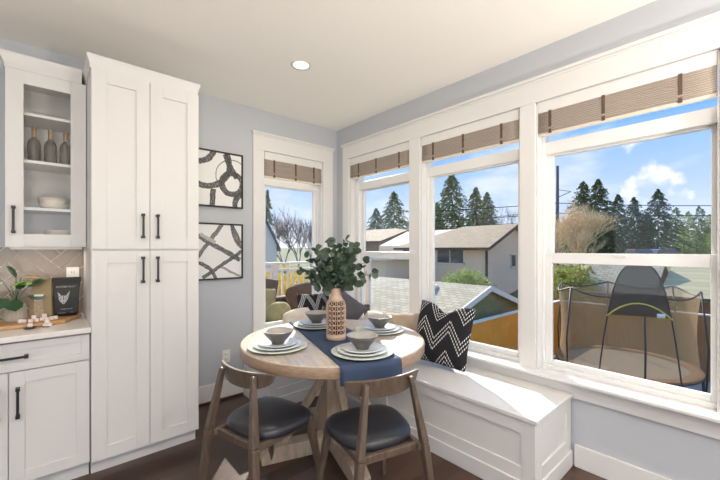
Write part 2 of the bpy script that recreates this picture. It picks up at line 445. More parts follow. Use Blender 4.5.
# casings: right wall
b = BM(); xf = XB - .02
box(b, xf, XB, W3[0] - .12, W1[1] + .105, ZB1, 2.53)
for y0, y1 in ((W3[0] - .12, W3[0]), (W3[1], W2[0]), (W2[1], W1[0]), (W1[1], W1[1] + .105)):
    box(b, xf, XB, y0, y1, .55, ZB1)
box(b, xf - .015, XB, W3[0] - .13, W1[1] + .125, 2.53, 2.552)
box(b, xf - .006, XB, W3[0] - .12, W1[1] + .11, 2.515, 2.53)
struct('trim_1', b, M['trim'], bevel=.003)
b = BM(); box(b, XB - .075, XB + .08, W3[0] - .15, YA - .02, .53, .552)
struct('trim_2', b, M['trim'], bevel=.006)
b = BM(); box(b, XB - .018, XB, W3[0] - .13, YA - .02, .43, .53); struct('trim_3', b, M['trim'], bevel=.003)
# casing: back wall
b = BM(); yf = YA - .02
box(b, 1.482, AX[0], yf, YA, .55, ZA1); box(b, AX[1], 2.443, yf, YA, .55, ZA1)
box(b, 1.482, 2.443, yf, YA, ZA1, 2.505)
box(b, 1.468, 2.457, yf - .014, YA, 2.505, 2.525); box(b, 1.476, 2.449, yf - .006, YA, 2.49, 2.505)
box(b, 1.45, 2.42, YA - .07, YA + .08, .53, .552); box(b, 1.47, 2.43, YA - .018, YA, .43, .53)
struct('trim_4', b, M['trim'], bevel=.003)

def window(n, a0, a1, z1, P, gl, gr, meeting):
    """P maps (a, depth, z) into the room; a along the wall, depth outwards from the wall face"""
    w = thing('window_%d' % n, None, None, P(a0, .1, .552), 0, None, 'structure')
    def bx(bm, a_0, a_1, d0, d1, z_0, z_1):
        p, q = P(a_0, d0, z_0), P(a_1, d1, z_1)
        box(bm, min(p.x, q.x), max(p.x, q.x), min(p.y, q.y), max(p.y, q.y), z_0, z_1)
    zb, zr0, zr1, zt = .615, 2.03, 2.115, z1 - .03
    b = BM()
    bx(b, a0, a0 + .012, .0, .15, .552, z1); bx(b, a1 - .012, a1, .0, .15, .552, z1); bx(b, a0, a1, 0, .15, z1 - .012, z1)
    obj('jamb', b, M['trim'], w, world=True, bevel=.002)
    b = BM()
    f0, f1 = .065, .145
    bx(b, a0 + .012, gl - .04, f0, f1, .552, z1 - .012); bx(b, gr + .04, a1 - .012, f0, f1, .552, z1 - .012)
    bx(b, gl - .04, gr + .04, f0, f1, .552, .58); bx(b, gl - .04, gr + .04, f0, f1, zt, z1 - .012)
    bx(b, gl - .04, gr + .04, f0 + .005, f1, zr0, zr1)
    obj('frame', b, M['vinyl'], w, world=True, bevel=.003)
    def sash(s0, s1, d0, d1, th=.04, bt=.035):
        b = BM(); bx(b, gl - .04, gl, d0, d1, s0, s1); bx(b, gr, gr + .04, d0, d1, s0, s1)
        bx(b, gl, gr, d0, d1, s0, s0 + bt); bx(b, gl, gr, d0, d1, s1 - th, s1)
        s = obj('sash', b, M['vinyl'], w, world=True, bevel=.003)
        b = BM(); dm = (d0 + d1) / 2; bx(b, gl - .004, gr + .004, dm - .003, dm + .003, s0 + bt - .004, s1 - th + .004)
        obj('pane', b, M['glass'], s, world=True)
    if meeting:
        sash(.58, 1.35, .08, .11, .07, .035); sash(1.30, zr0, .11, .14, .012, .045)
        b = BM(); am = (gl + gr) / 2; bx(b, am - .03, am + .03, .07, .085, 1.33, 1.345); obj('sash_lock', b, M['vinyl'], w, world=True, bevel=.003)
    else: sash(.58, zr0, .085, .12, .012, .035)
    b = BM(); bx(b, gl - .04, gr + .04, .10, .106, zr1 - .004, zt + .004); obj('pane', b, M['glass'], w, world=True)
    return w
PB = lambda a, d, z: Vector((XB + d, a, z))
PA = lambda a, d, z: Vector((a, YA + d, z))
window(1, AX[0], AX[1], ZA1, PA, 1.662, 2.245, False)
window(2, W1[0], W1[1], ZB1, PB, W1[0] + .085, 2.92, True)
window(3, W2[0], W2[1], ZB1, PB, W2[0] + .06, 1.965, False)
window(4, W3[0], W3[1], ZB1, PB, .178, .956, True)

def blind(a0, a1, z1, zb, P, bands, label, d=.022):
    t = thing('roman_shade', label, 'blind', P((a0 + a1) / 2, d, z1 - .02), 0, 'woven shades on the window heads')
    def bx(bm, a_0, a_1, d0, d1, z_0, z_1):
        p, q = P(a_0, d0, z_0), P(a_1, d1, z_1)
        box(bm, min(p.x, q.x), max(p.x, q.x), min(p.y, q.y), max(p.y, q.y), z_0, z_1)
    e = .014
    b = BM(); bx(b, a0 + e, a1 - e, -.004, .02, z1 - .078, z1 - .004); o = obj('valance', b, M['trim'], t, world=True, bevel=.002)
    tag(o, 'white painted valance board')
    # folded shade: stack of three bellied folds
    b = BM(); uvl = b.loops.layers.uv.verify(); zt = z1 - .072; nf = 3; rows = []
    nz = 24
    for k in range(nz + 1):
        v = k / nz; z = zt + (zb + .012 - zt) * v
        dd = d - .008 - .003 * abs(math.sin(v * PI * nf)) - .004 * v
        rows.append([(b.verts.new(P(a0 + e + (a1 - a0 - 2 * e) * i / 10, dd, z)), (i / 10 * (a1 - a0), v * (zt - zb))) for i in range(11)])
    back = []
    for k in range(nz):
        for i in range(10):
            q = (rows[k][i], rows[k][i + 1], rows[k + 1][i + 1], rows[k + 1][i])
            f = b.faces.new([x[0] for x in q])
            for l, x in zip(f.loops, q): l[uvl].uv = x[1]
    o = obj('woven_shade', b, M['blind'], t, smooth=True, world=True)
    s = o.modifiers.new('thick', 'SOLIDIFY'); s.thickness = .012; s.offset = 1
    for fr in bands:
        a = a0 + (a1 - a0) * fr
        b = BM()
        for k in range(10):
            v0, v1 = k / 10, (k + 1) / 10
            z0_, z1_ = zt + (zb - zt) * v0, zt + (zb - zt) * v1
            bx(b, a - .009, a + .009, d - .026, d - .0195, z1_, z0_)
        obj('band', b, M['tape'], t, world=True)
    b = BM(); bx(b, a0 + e, a1 - e, d - .018, d + .012, zb - .008, zb + .014); tag(obj('bottom_rail', b, M['dish'], t, world=True, bevel=.003), 'pale wooden bottom rail')
    return t
blind(AX[0], AX[1], ZA1, 2.10, PA, (.17, .52, .84), 'woven shade on the single window of the back wall')
blind(W1[0], W1[1], ZB1, 2.155, PB, (.83, .52, .16), 'narrow looking woven shade on the right wall window nearest the corner')
blind(W2[0], W2[1], ZB1, 2.155, PB, (.85, .52, .16), 'woven shade on the middle window of the right wall')
blind(W3[0], W3[1], ZB1, 2.155, PB, (.90, .56, .17), 'large woven shade on the rightmost window above the grey wall')

# ------------------------------------------------------------------ recessed ceiling light
def can_light(x, y, label, seen=True):
    t = thing('recessed_light', label, 'ceiling light', (x, y, ZC), 0, 'recessed ceiling lights')
    b = BM(); lathe(b, [(.058, -.002), (.074, -.004), (.078, 0.0), (.058, 0.004)], 40); obj('trim_ring', b, M['trim'], t, smooth=True)
    m, tt, p = base('lamp_glow'); p.inputs['Emission Color'].default_value = (1, .82, .50, 1); p.inputs['Emission Strength'].default_value = 1.6
    b = BM(); lathe(b, [(0, -.003), (.04, -.003), (.058, -.002)], 32); obj('bulb', b, m, t, smooth=True)
    return t
can_light(1.409, 2.271, 'small round recessed ceiling light with a warm glow')

# ------------------------------------------------------------------ cabinets
def shaker(bm, a0, a1, z0, z1, P, rail=.062, th=.02, rec=.009, open_=False):
    """panel door; P(a, d, z): d = 0 at the front face, positive into the cabinet"""
    def bx(a_0, a_1, d0, d1, z_0, z_1):
        p, q = P(a_0, d0, z_0), P(a_1, d1, z_1)
        box(bm, min(p.x, q.x), max(p.x, q.x), min(p.y, q.y), max(p.y, q.y), z_0, z_1)
    bx(a0, a0 + rail, 0, th, z0, z1); bx(a1 - rail, a1, 0, th, z0, z1)
    bx(a0 + rail, a1 - rail, 0, th, z0, z0 + rail); bx(a0 + rail, a1 - rail, 0, th, z1 - rail, z1)
    if not open_: bx(a0 + rail, a1 - rail, rec, th, z0 + rail, z1 - rail)
    return bm
def pull(parent, x, y, z0, z1, vert=True):
    b = BM(); r = .006
    if vert:
        box(b, x - r, x + r, y - .034, y - .024, z0, z1)
        for z in (z0, z1): box(b, x - .009, x + .009, y - .036, y, z - .013 if z == z1 else z - .004, z + .004 if z == z1 else z + .013)
    else:
        box(b, z0, z1, y - .034, y - .024, x - r, x + r)
        for z in (z0, z1): box(b, z - .013 if z == z1 else z - .004, z + .004 if z == z1 else z + .013, y - .036, y, x - .009, x + .009)
    o = obj('handle', b, M['black'], parent, bevel=.0015, world=True); o['label'] = 'black bar handle'
TY = 2.63
PY = lambda y0: (lambda a, d, z: Vector((a, y0 + d, z)))
t = thing('tall_cabinet', 'tall white pantry cabinet with four doors and black handles', 'cabinet', (.495, 2.95, 0))
b = BM(); box(b, .185, .796, TY + .021, YA - .002, .10, 2.47); obj('carcass', b, M['white'], t, world=True, bevel=.001)
b = BM(); box(b, .19, .794, TY + .085, YA - .02, 0, .10); obj('toe_kick', b, M['white'], t, world=True)
b = BM()
prof = [(0, 2.462), (-.006, 2.462), (-.006, 2.485), (-.020, 2.530), (-.020, 2.543), (0, 2.543)]
def crown(bm, x0, x1, y0, y1, prof, left=True, right=True):
    rings = []
    for d, z in prof:
        xl = x0 + (d if left else 0); xr = x1 - (d if right else 0)
        rings.append([bm.verts.new(p) for p in ((xl, y1, z), (xl, y0 + d, z), (xr, y0 + d, z), (xr, y1, z))])
    for a, c in zip(rings, rings[1:]):
        for k in range(3): bm.faces.new((a[k], a[k + 1], c[k + 1], c[k]))
    bm.faces.new(rings[0]); bm.faces.new(rings[-1])
crown(b, .185, .784, TY + .02, YA - .002, prof)
obj('crown', b, M['white'], t, world=True)
xm = .491
for i, (x0, x1) in enumerate(((.187, xm - .0015), (xm + .0015, .792))):
    for z0, z1, h0, h1 in ((.105, 1.366, 1.165, 1.325), (1.378, 2.46, 1.45, 1.60)):
        b = BM(); shaker(b, x0, x1, z0, z1, PY(TY), .075, .02)
        d = obj('door', b, M['white'], t, world=True, bevel=.0012)
        hx = x1 - .04 if i == 0 else x0 + .04
        pull(d, hx, TY, h0, h1)
UY = 2.94
t = thing('upper_cabinet', 'white upper cabinet with a glass door above the tiled splashback', 'cabinet', (0, 3.1, 1.385))
b = BM()
x0, x1, z0, z1 = -.197, .181, 1.39, 2.46
box(b, x0, x0 + .018, UY + .021, YA - .002, z0, z1); box(b, x1 - .018, x1, UY + .021, YA - .002, z0, z1)
box(b, x0 + .018, x1 - .018, UY + .021, YA - .002, z0, z0 + .018); box(b, x0 + .018, x1 - .018, UY + .021, YA - .002, z1 - .018, z1)
box(b, x0 + .018, x1 - .018, YA - .012, YA - .002, z0 + .018, z1 - .018)
obj('carcass', b, M['white'], t, world=True)
SH = (1.635, 1.925, 2.215)
for z in SH:
    b = BM(); box(b, x0 + .019, x1 - .019, UY + .03, YA - .014, z - .018, z); obj('shelf', b, M['white'], t, world=True)
b = BM(); shaker(b, x0, x1, z0, z1 - .005, PY(UY), .079, .02, open_=True); d = obj('door', b, M['white'], t, world=True, bevel=.0012)
b = BM(); box(b, x0 + .075, x1 - .075, UY + .010, UY + .014, z0 + .075, z1 - .08); obj('pane', b, M['glass'], d, world=True)
pull(d, x0 + .036, UY, 1.475, 1.63)
b = BM(); crown(b, x0, x1 - .022, UY + .02, YA - .002, [(0, 2.461), (-.006, 2.461), (-.006, 2.485), (-.028, 2.535), (-.028, 2.548), (0, 2.548)], True, False)
obj('crown', b, M['white'], t, world=True)
b = BM(); box(b, x0 + .02, x1 - .02, UY + .021, UY + .035, 1.375, 1.39); obj('light_rail', b, M['white'], t, world=True)
BY = 2.65
t = thing('base_cabinet', 'white base cabinet with a wide drawer under the pale worktop', 'cabinet', (-.17, 2.95, 0))
b = BM(); box(b, -.56, .181, BY + .021, YA - .002, .10, .884); obj('carcass', b, M['white'], t, world=True)
b = BM(); box(b, -.56, .181, BY + .075, YA - .02, 0, .10); obj('toe_kick', b, M['white'], t, world=True)
b = BM(); shaker(b, -.55, .179, .722, .872, PY(BY), .04); d = obj('drawer', b, M['white'], t, world=True, bevel=.0012); pull(d, .797, BY, -.30, -.09, False)
for x0, x1, hx in ((-.163, .179, -.128), (-.55, -.167, -.205)):
    b = BM(); shaker(b, x0, x1, .108, .715, PY(BY), .062); d = obj('door', b, M['white'], t, world=True, bevel=.0012); pull(d, hx, BY, .475, .63)
t = thing('far_base_cabinet', 'white base cabinet at the left edge beyond the drawer unit', 'cabinet', (-.9, 2.95, 0))
XF_FAR = t
b = BM(); box(b, -1.3, -.563, BY + .021, YA - .002, 0, .884); obj('carcass', b, M['white'], t, world=True)
b = BM(); shaker(b, -1.29, -.566, .108, .872, PY(BY)); obj('door', b, M['white'], t, world=True)
b = BM(); box(b, -1.3, .184, 2.612, YA - .001, .885, .915); tag1(obj('worktop', b, M['counter'], bevel=.003), 'pale quartz worktop over the white base cabinet', 'worktop')

# herringbone splashback
def herring():
    b = BM(); W, L, g = .076, .304, .0045
    R = Matrix.Rotation(math.radians(45), 2)
    tiles = []
    n = 14
    for i in range(-n, n):
        for j in range(-n, n):
            # herringbone lattice with 4:1 tiles
            ox, oy = i * W + j * L, i * W - j * L + 0
            tiles.append((i * W + j * L, i * W - j * L, L, W)); tiles.append((i * W + j * L + L, i * W - j * L + W - L, W, L)) if False else None
    # standard construction: horizontal tile at (k*W, k*W), vertical tile below its end, repeated
    tiles = []
    for k in range(-24, 25):
        for m in range(-6, 7):
            x, y = k * W + m * 2 * L, k * W
            tiles.append((x, y, L, W)); tiles.append((x + L, y + W - L, W, L))
    for x, y, w, h in tiles:
        ps = [(x + g / 2, y + g / 2), (x + w - g / 2, y + g / 2), (x + w - g / 2, y + h - g / 2), (x + g / 2, y + h - g / 2)]
        q = [R @ Vector(p) for p in ps]
        c = sum((v.x for v in q)) / 4, sum((v.y for v in q)) / 4
        cx, cz = c[0] - .37, c[1] + 1.13
        if not (-1.5 < cx < .4 and .7 < cz < 1.6): continue
        a = [b.verts.new((v.x - .37, YA - .0105, v.y + 1.13)) for v in q]
        e = [b.verts.new((v.x - .37, YA - .005, v.y + 1.13)) for v in q]
        b.faces.new(a)
        for i in range(4): b.faces.new((a[i], a[(i + 1) % 4], e[(i + 1) % 4], e[i]))
    for co, no in (((-1.3, 0, 0), (-1, 0, 0)), ((.184, 0, 0), (1, 0, 0)), ((0, 0, .9155), (0, 0, -1)), ((0, 0, 1.389), (0, 0, 1))):
        bmesh.ops.bisect_plane(b, geom=b.verts[:] + b.edges[:] + b.faces[:], plane_co=co, plane_no=no, clear_outer=True)
    for f in b.faces: f.material_index = 0
    k = len(b.faces)
    box(b, -1.3, .184, YA - .0055, YA - .0005, .9155, 1.389, 1)
    o = obj('trim_6', b, [M['tile'], M['grout']]); o['kind'] = 'structure'
herring()

# ------------------------------------------------------------------ things in the wall cabinet
for i, (x, z, word) in enumerate(((-.075, 0, 'left'), (.005, 0, 'middle'), (.082, 0, 'right'))):
    t = thing('bottle', 'dark bottle with gold neck, %s of three on the cabinet shelf' % ('leftmost' if i == 0 else 'middle one' if i == 1 else 'rightmost'), 'bottle', (x, 3.10, SH[1]), 0, 'bottles behind the glass door')
    b = BM(); lathe(b, [(0, 0), (.030, 0), (.033, .004), (.033, .125), (.028, .148), (.014, .168), (.0125, .18), (.0125, .19), (0, .19)], 24); obj('body', b, M['bottle'], t, smooth=True)
    b = BM(); lathe(b, [(0.0128, .172), (.0138, .174), (.0138, .235), (.012, .238), (0, .238)], 20); obj('neck_foil', b, M['gold'], t, smooth=True)
b = BM(); lathe(b, [(0, 0), (.055, 0), (.072, .02), (.084, .075), (.081, .075), (.069, .022), (.05, .006), (0, .006)], 36, (.02, 3.10, SH[0])); tag1(obj('serving_bowl', b, M['dish'], smooth=True), 'large cream bowl on the lower cabinet shelf', 'bowl')
for k in range(8):
    b = BM(); lathe(b, [(0, 0), (.05, 0), (.085, .012), (.085, .0145), (.05, .004), (0, .004)], 36, (.055, 3.09, 1.4085 + k * .011)); tag1(obj('side_plate', b, M['dish'], smooth=True), 'cream plate on the cabinet floor, %s of the stack' % ('lowest', 'second from bottom', 'third from bottom', 'fourth from bottom', 'fourth from top', 'third from top', 'second from top', 'topmost')[k], 'plate', 'plates stacked in the wall cabinet')

# ------------------------------------------------------------------ things on the worktop
b = BM(); zt = .9152
poly = [(-.55, 2.86), (.02, 2.84), (.075, 2.865), (.165, 3.06), (.15, 3.10), (.10, 3.12), (-.55, 3.14)]
prism(b, poly, zt, zt + .022); tag1(obj('serving_board', b, M['board'], bevel=.005), 'long light wooden board lying along the worktop', 'board')
zb = zt + .0225
# paper bag of nuts
t = thing('nut_pouch', 'brown kraft pouch with a clear window standing beside the black bag', 'bag', (-.035, 3.04, zb), math.radians(-14))
b = BM()
secs = [(0, .052, .032), (.02, .056, .036), (.14, .052, .034), (.20, .048, .016), (.245, .046, .003), (.25, .046, .003)]
def bagmesh(bm, secs):
    rings = []
    for z, hw, hd in secs:
        rings.append([bm.verts.new((x, y, z)) for x, y in ((-hw, -hd), (0, -hd * 1.12), (hw, -hd), (hw * 1.0, 0), (hw, hd), (0, hd * 1.12), (-hw, hd), (-hw, 0))])
    for a, c in zip(rings, rings[1:]):
        for k in range(8): bm.faces.new((a[k], a[(k + 1) % 8], c[(k + 1) % 8], c[k]))
    bm.faces.new(rings[0][::-1]); bm.faces.new(rings[-1])
bagmesh(b, secs); obj('pouch', b, M['kraft'], t, bevel=.002)
b = BM(); box(b, -.030, .018, -.0425, -.039, .012, .115); o = obj('clear_window', b, M['nuts'], t); o['label'] = 'clear window with mixed nuts behind'
b = BM(); box(b, -.028, .016, -.0435, -.0395, .115, .155); o = obj('paper_label', b, M['labelwhite'], t); o['label'] = 'small white label'
b = BM(); box(b, -.02, .008, -.0442, -.0434, .122, .126); box(b, -.02, .002, -.0442, -.0434, .134, .139); obj('label_print', b, M['print'], t)
# black coffee bag
t = thing('coffee_bag', 'black coffee bag with a pale animal emblem standing on the board', 'bag', (.085, 3.055, zb), math.radians(-6))
b = BM(); bagmesh(b, [(0, .058, .032), (.02, .062, .036), (.12, .062, .034), (.19, .070, .018), (.235, .074, .003), (.252, .075, .003)]); o = obj('pouch', b, M['blackbag'], t, bevel=.002)
def text(name, body, size, loc, rot, m, parent, extr=.0008):
    cu = bpy.data.curves.new(name, 'FONT'); cu.body = body; cu.size = size; cu.extrude = extr; cu.align_x = 'CENTER'; cu.align_y = 'CENTER'
    o = bpy.data.objects.new(name, cu); C.objects.link(o)
    dg = bpy.context.evaluated_depsgraph_get(); dg.update()
    me = bpy.data.meshes.new_from_object(o.evaluated_get(dg))
    bpy.data.objects.remove(o)
    q = bpy.data.objects.new(name, me); C.objects.link(q); me.materials.clear(); me.materials.append(m)
    q.parent = parent; q.location = loc; q.rotation_euler = rot; XF[q] = XF[parent]
    return q
text('lettering', 'KOFFEE KULT', .0165, (0, -.0345, .192), (math.radians(78), 0, 0), M['print'], t)
text('lettering', 'DARK ROAST', .010, (.004, -.0412, .047), (PI / 2, 0, 0), M['print'], t)
text('lettering', 'WHOLE BEAN', .006, (-.022, -.0408, .022), (PI / 2, 0, 0), M['print'], t)
text('lettering', '12 OZ', .006, (.028, -.0408, .024), (PI / 2, 0, 0), M['print'], t)
b = BM()
T = Matrix.Translation((-.012, -.0412, .115)) @ Matrix.Rotation(PI / 2, 4, 'X')
for poly in ([(-.030, .046), (-.024, .012), (-.012, .022)], [(.034, .052), (.012, .022), (.024, .006)], [(-.026, .008), (-.010, .020), (.010, .020), (.024, .004), (.018, -.012), (.004, -.034), (-.004, -.034), (-.020, -.012)]):
    prism(b, poly, 0, .002, T)
o = obj('emblem', b, M['print'], t); o['label'] = 'pale grey animal head emblem'
b = BM()
for poly in ([(-.018, .002), (-.008, -.002), (-.016, -.006)], [(.016, .002), (.006, -.002), (.014, -.006)], [(-.005, -.022), (.005, -.022), (0, -.030)], [(-.002, .016), (.002, .016), (.001, -.012), (-.001, -.012)]):
    prism(b, poly, .002, .0028, T)
obj('emblem_marks', b, M['blackbag'], t)
# plant in a ribbed mug
t = thing('potted_plant', 'small rubber plant in a ribbed beige mug on the board', 'plant', (-.155, 3.01, zb), 0)
b = BM(); lathe(b, [(0, 0), (.045, 0), (.052, .01), (.048, .06), (.042, .105), (.038, .105), (.04, .09), (0, .09)], 48, flute=.0012); obj('mug', b, M['ceramic'], t)
b = BM(); tube(b, [Vector((-.042 - .032 * math.sin(a), 0, .055 + .032 * math.cos(a))) for a in [PI * k / 8 for k in range(9)]], .006, 8); obj('mug_handle', b, M['ceramic'], t, smooth=True)
b = BM(); lathe(b, [(0, .091), (.039, .091)], 24); obj('soil', b, M['soil'], t)
specs = [((-.06, -.05, .15), .115, .10, 'leaf2', (-.2, -1, -.55)), ((-.02, -.04, .22), .10, .05, 'leaf3', (1, -.3, .15)), ((.05, .0, .20), .10, .07, 'leaf2', (.8, -.2, .5)), ((.02, .02, .26), .09, .04, 'leaf4', (1, -.1, .05)),
         ((-.06, .02, .25), .12, .045, 'leaf4', (-1, -.1, .1)), ((0, .02, .26), .09, .04, 'leaf2', (-.4, -.1, .9)), ((.06, .01, .15), .09, .08, 'leaf2', (.7, -.6, -.2)), ((-.02, -.03, .13), .10, .09, 'leaf2', (.3, -1, -.6)), ((.02, 0, .19), .08, .06, 'leaf2', (.2, -.6, .6))]
for p, L, W, mk, d in specs:
    b = BM(); tube(b, [(0, 0, .085), (p[0] * .5, p[1] * .5, (.09 + p[2]) / 2 + .02), p], [.003, .0025, .002], 6); st = obj('stalk', b, M['leaf2'], t, smooth=True)
    b = BM(); leaf(b, Vector(p), Vector(d), Vector((0, -.4, 1)), L, W); o = obj('leaf', b, M[mk], st, smooth=True)
# marshmallows scattered on the board and worktop
mp = [(-.115, 2.90, zb), (-.085, 2.885, zb), (-.06, 2.90, zb), (-.035, 2.91, zb), (-.012, 2.905, zb), (.01, 2.915, zb), (-.07, 2.888, zb + .021), (-.025, 2.907, zb + .021), (-.085, 2.80, zt + .012), (-.02, 2.805, zt), (.0, 2.80, zt), (-.012, 2.803, zt + .021), (.028, 2.925, zb), (-.13, 2.91, zb)]
nm = ['on the board by the mug', 'on the board under the pouch', 'in the board row, third from the left', 'in the board row, fourth from the left', 'in the board row, fifth from the left', 'in the board row, sixth from the left', 'on top of the left of the row', 'on top of the middle of the row', 'held in the small dark scoop', 'on the worktop, left of a pair', 'on the worktop, right of a pair', 'stacked on the worktop pair', 'at the right end of the board row', 'at the left end of the board row']
for i, ((x, y, z), w) in enumerate(zip(mp, nm)):
    b = BM(); lathe(b, [(0, 0), (.009, 0), (.012, .003), (.0125, .01), (.012, .018), (.009, .021), (0, .021)], 14, (x, y, z)); tag1(obj('marshmallow', b, M['marsh'], smooth=True), 'white marshmallow ' + w, 'marshmallow', 'marshmallows on the worktop')
b = BM(); T = Matrix.Translation((-.085, 2.80, zt + .0005))
lathe(b, [(0, .001), (.02, .002), (.031, .009), (.03, .010), (.02, .005), (0, .004)], 24, (-.085, 2.80, zt)); beam(b, (-.058, 2.80, zt + .008), (.0, 2.765, zt + .006), .008, .003)
tag1(obj('scoop', b, M['spoon'], smooth=True), 'small dark metal scoop lying on the worktop edge', 'scoop')
# outlets
def outlet(name, label, P, a, z):
    t = thing(name, label, 'outlet', P(a, 0, z))
    def bx(bm, a_0, a_1, d0, d1, z_0, z_1):
        p, q = P(a_0, d0, z_0), P(a_1, d1, z_1)
        box(bm, min(p.x, q.x), max(p.x, q.x), min(p.y, q.y), max(p.y, q.y), z_0, z_1)
    b = BM(); bx(b, a - .036, a + .036, -.006, -.0003, z - .058, z + .058); obj('cover_plate', b, M['outlet'], t, world=True, bevel=.002)
    for dz in (-.022, .022):
        b = BM(); bx(b, a - .017, a + .017, -.009, -.006, z + dz - .015, z + dz + .015); s = obj('socket', b, M['outlet'], t, world=True, bevel=.002)
        b = BM(); bx(b, a - .008, a - .005, -.0096, -.009, z + dz - .006, z + dz + .006); bx(b, a + .005, a + .008, -.0096, -.009, z + dz - .006, z + dz + .006); obj('slots', b, M['dark'], s, world=True)
outlet('wall_outlet', 'white double outlet low on the back wall beside the table', PA, 1.225, .385)
outlet('kitchen_outlet', 'white outlet on the herringbone tiles above the black bag', lambda a, d, z: Vector((a, YA - .0105 + d, z)), .125, 1.19)

# ------------------------------------------------------------------ art
def art(label, z0, z1, m, x0=.87, x1=1.375):
    t = thing('framed_art', label, 'picture', ((x0 + x1) / 2, YA, z0), 0, 'abstract prints on the back wall')
    b = BM(); w = .014; y0, y1 = YA - .032, YA - .001
    box(b, x0, x0 + w, y0, y1, z0, z1); box(b, x1 - w, x1, y0, y1, z0, z1); box(b, x0 + w, x1 - w, y0, y1, z0, z0 + w); box(b, x0 + w, x1 - w, y0, y1, z1 - w, z1)
    obj('frame', b, M['blackframe'], t, world=True, bevel=.001)
    b = BM(); box(b, x0 + w, x1 - w, YA - .022, YA - .004, z0 + w, z1 - w)
    uvl = b.loops.layers.uv.verify()
    for f in b.faces:
        for l in f.loops: l[uvl].uv = ((l.vert.co.x - x0) / (x1 - x0), (l.vert.co.z - z0) / (z1 - z0))
    obj('canvas', b, m, t, world=True)
g = .045
art('framed black ring brushwork print, upper of the two by the pantry', 1.755, 2.262, art_mat('ring_print', [(.20, 1.05, .27, .05, g), (.33, .78, .42, .05, g), (.80, .44, .19, .05, g), (1.04, .08, .19, .05, g), (.80, .58, .30, .008, .1)], [(.66, .96, .88, .55, .05, g), (.44, .02, .46, .32, .045, g)]))
art('framed grey crossing brushstroke print, lower of the two by the pantry', 1.10, 1.61, art_mat('stroke_print', [(1.22, .92, .42, .03, .10), (.10, -.10, .42, .03, .08)], [(.15, .80, .95, .34, .042, .09), (.16, .36, .62, .98, .036, .12), (.28, .04, .98, .50, .032, .08), (.78, 1.0, .96, .64, .032, .10), (.24, .80, .50, .66, .03, .45), (.60, .22, .98, .02, .02, .30)]))

# ------------------------------------------------------------------ window benches
PXm = lambda x0: (lambda a, d, z: Vector((x0 + d, a, z)))
t = thing('window_bench', 'long white panelled window bench along the right wall', 'bench', (2.22, 2.0, 0))
b = BM(); box(b, 1.945, XB - .021, .79, YA - .004, .436, .46); obj('seat_top', b, M['white'], t, world=True, bevel=.004)
b = BM(); box(b, 1.974, XB - .021, .83, YA - .004, 0.0, .4355); obj('carcass', b, M['white'], t, world=True)
b = BM(); shaker(b, .804, 1.99, .10, .4355, PXm(1.955), .075, .0185, .010); shaker(b, 1.99, 2.76, .10, .4355, PXm(1.955), .075, .0185, .010)
obj('front_panel', b, M['white'], t, world=True, bevel=.0015)
b = BM(); shaker(b, 1.974, XB - .021, .10, .4355, PY(.804), .075, .0175, .010); obj('end_panel', b, M['white'], t, world=True, bevel=.0015)
b = BM(); box(b, 1.945, 1.9735, .794, 2.76, 0, .10); box(b, 1.9735, XB - .021, .794, .8295, 0, .10); obj('plinth', b, M['white'], t, world=True, bevel=.003)
t = thing('corner_bench', 'short white window bench along the back wall under the single window', 'bench', (1.66, 2.98, 0))
b = BM(); box(b, 1.375, 1.943, 2.735, YA - .021, .436, .46); obj('seat_top', b, M['white'], t, world=True, bevel=.004)
b = BM(); box(b, 1.40, 1.943, 2.775, YA - .021, 0.0, .4355); obj('carcass', b, M['white'], t, world=True)
b = BM(); shaker(b, 1.40, 1.943, .10, .4355, PY(2.755), .075, .0185, .010); obj('front_panel', b, M['white'], t, world=True, bevel=.0015)
b = BM(); shaker(b, 2.755, YA - .021, .10, .4355, PXm(1.385), .075, .0145, .010); obj('end_panel', b, M['white'], t, world=True, bevel=.0015)
b = BM(); box(b, 1.377, 1.943, 2.745, 2.774, 0, .10); box(b, 1.377, 1.399, 2.774, YA - .021, 0, .10); obj('plinth', b, M['white'], t, world=True, bevel=.003)

# cushions on the benches
def place(x, y, z, rz, lean, roll=0):
    return Matrix.Translation((x, y, z)) @ Matrix.Rotation(rz, 4, 'Z') @ Matrix.Rotation(lean, 4, 'X') @ Matrix.Rotation(roll, 4, 'Y')
def pillow(name, label, w, h, th, m, x, y, rz, lean, roll=0, dent=0, z0=.46, rnd=.12, **k):
    T = place(0, 0, 0, rz, lean, roll)
    t = thing(name, label, 'cushion', (x, y, z0), 0, k.get('group'))
    low = min((T @ Vector((sx * w / 2 * .98, sy, sz * h / 2 * .98))).z for sx in (-1, 1) for sz in (-1, 1) for sy in (0,))
    o = cushion('cover', w, h, th, m, t, Matrix.Translation((0, 0, -low + .002)) @ T, dent, 18, rnd)
    return t
pillow('throw_pillow', 'black pillow with white dotted zigzags leaning on the window bench', .47, .50, .17, M['zig'], 2.305, 1.65, math.radians(-74), math.radians(-17), math.radians(5), .075)
pillow('cream_pillow', 'tan and cream pillow leaning behind the black zigzag pillow', .42, .36, .14, M['tan'], 2.30, 2.10, math.radians(-82), math.radians(-20), math.radians(-6))
pillow('boucle_pillow', 'fluffy cream pillow peeking over the right side of the table', .36, .34, .14, M['cream'], 2.315, 2.42, math.radians(-84), math.radians(-20), math.radians(4), rnd=.6)
pillow('grey_pillow', 'charcoal grey pillow in the bench corner behind the vase', .40, .40, .16, M['greyfab'], 2.27, 2.86, math.radians(-50), math.radians(-14), math.radians(34))
pillow('lumbar_pillow', 'small black pillow with white zigzags in front of the back window', .40, .47, .13, M['zig2'], 2.08, 3.08, math.radians(-6), math.radians(-14), math.radians(2))
pillow('round_boucle_pillow', 'fluffy cream pillow left of the small black zigzag pillow', .36, .34, .15, M['cream'], 1.83, 2.98, math.radians(-4), math.radians(-18), math.radians(-8), rnd=.75)

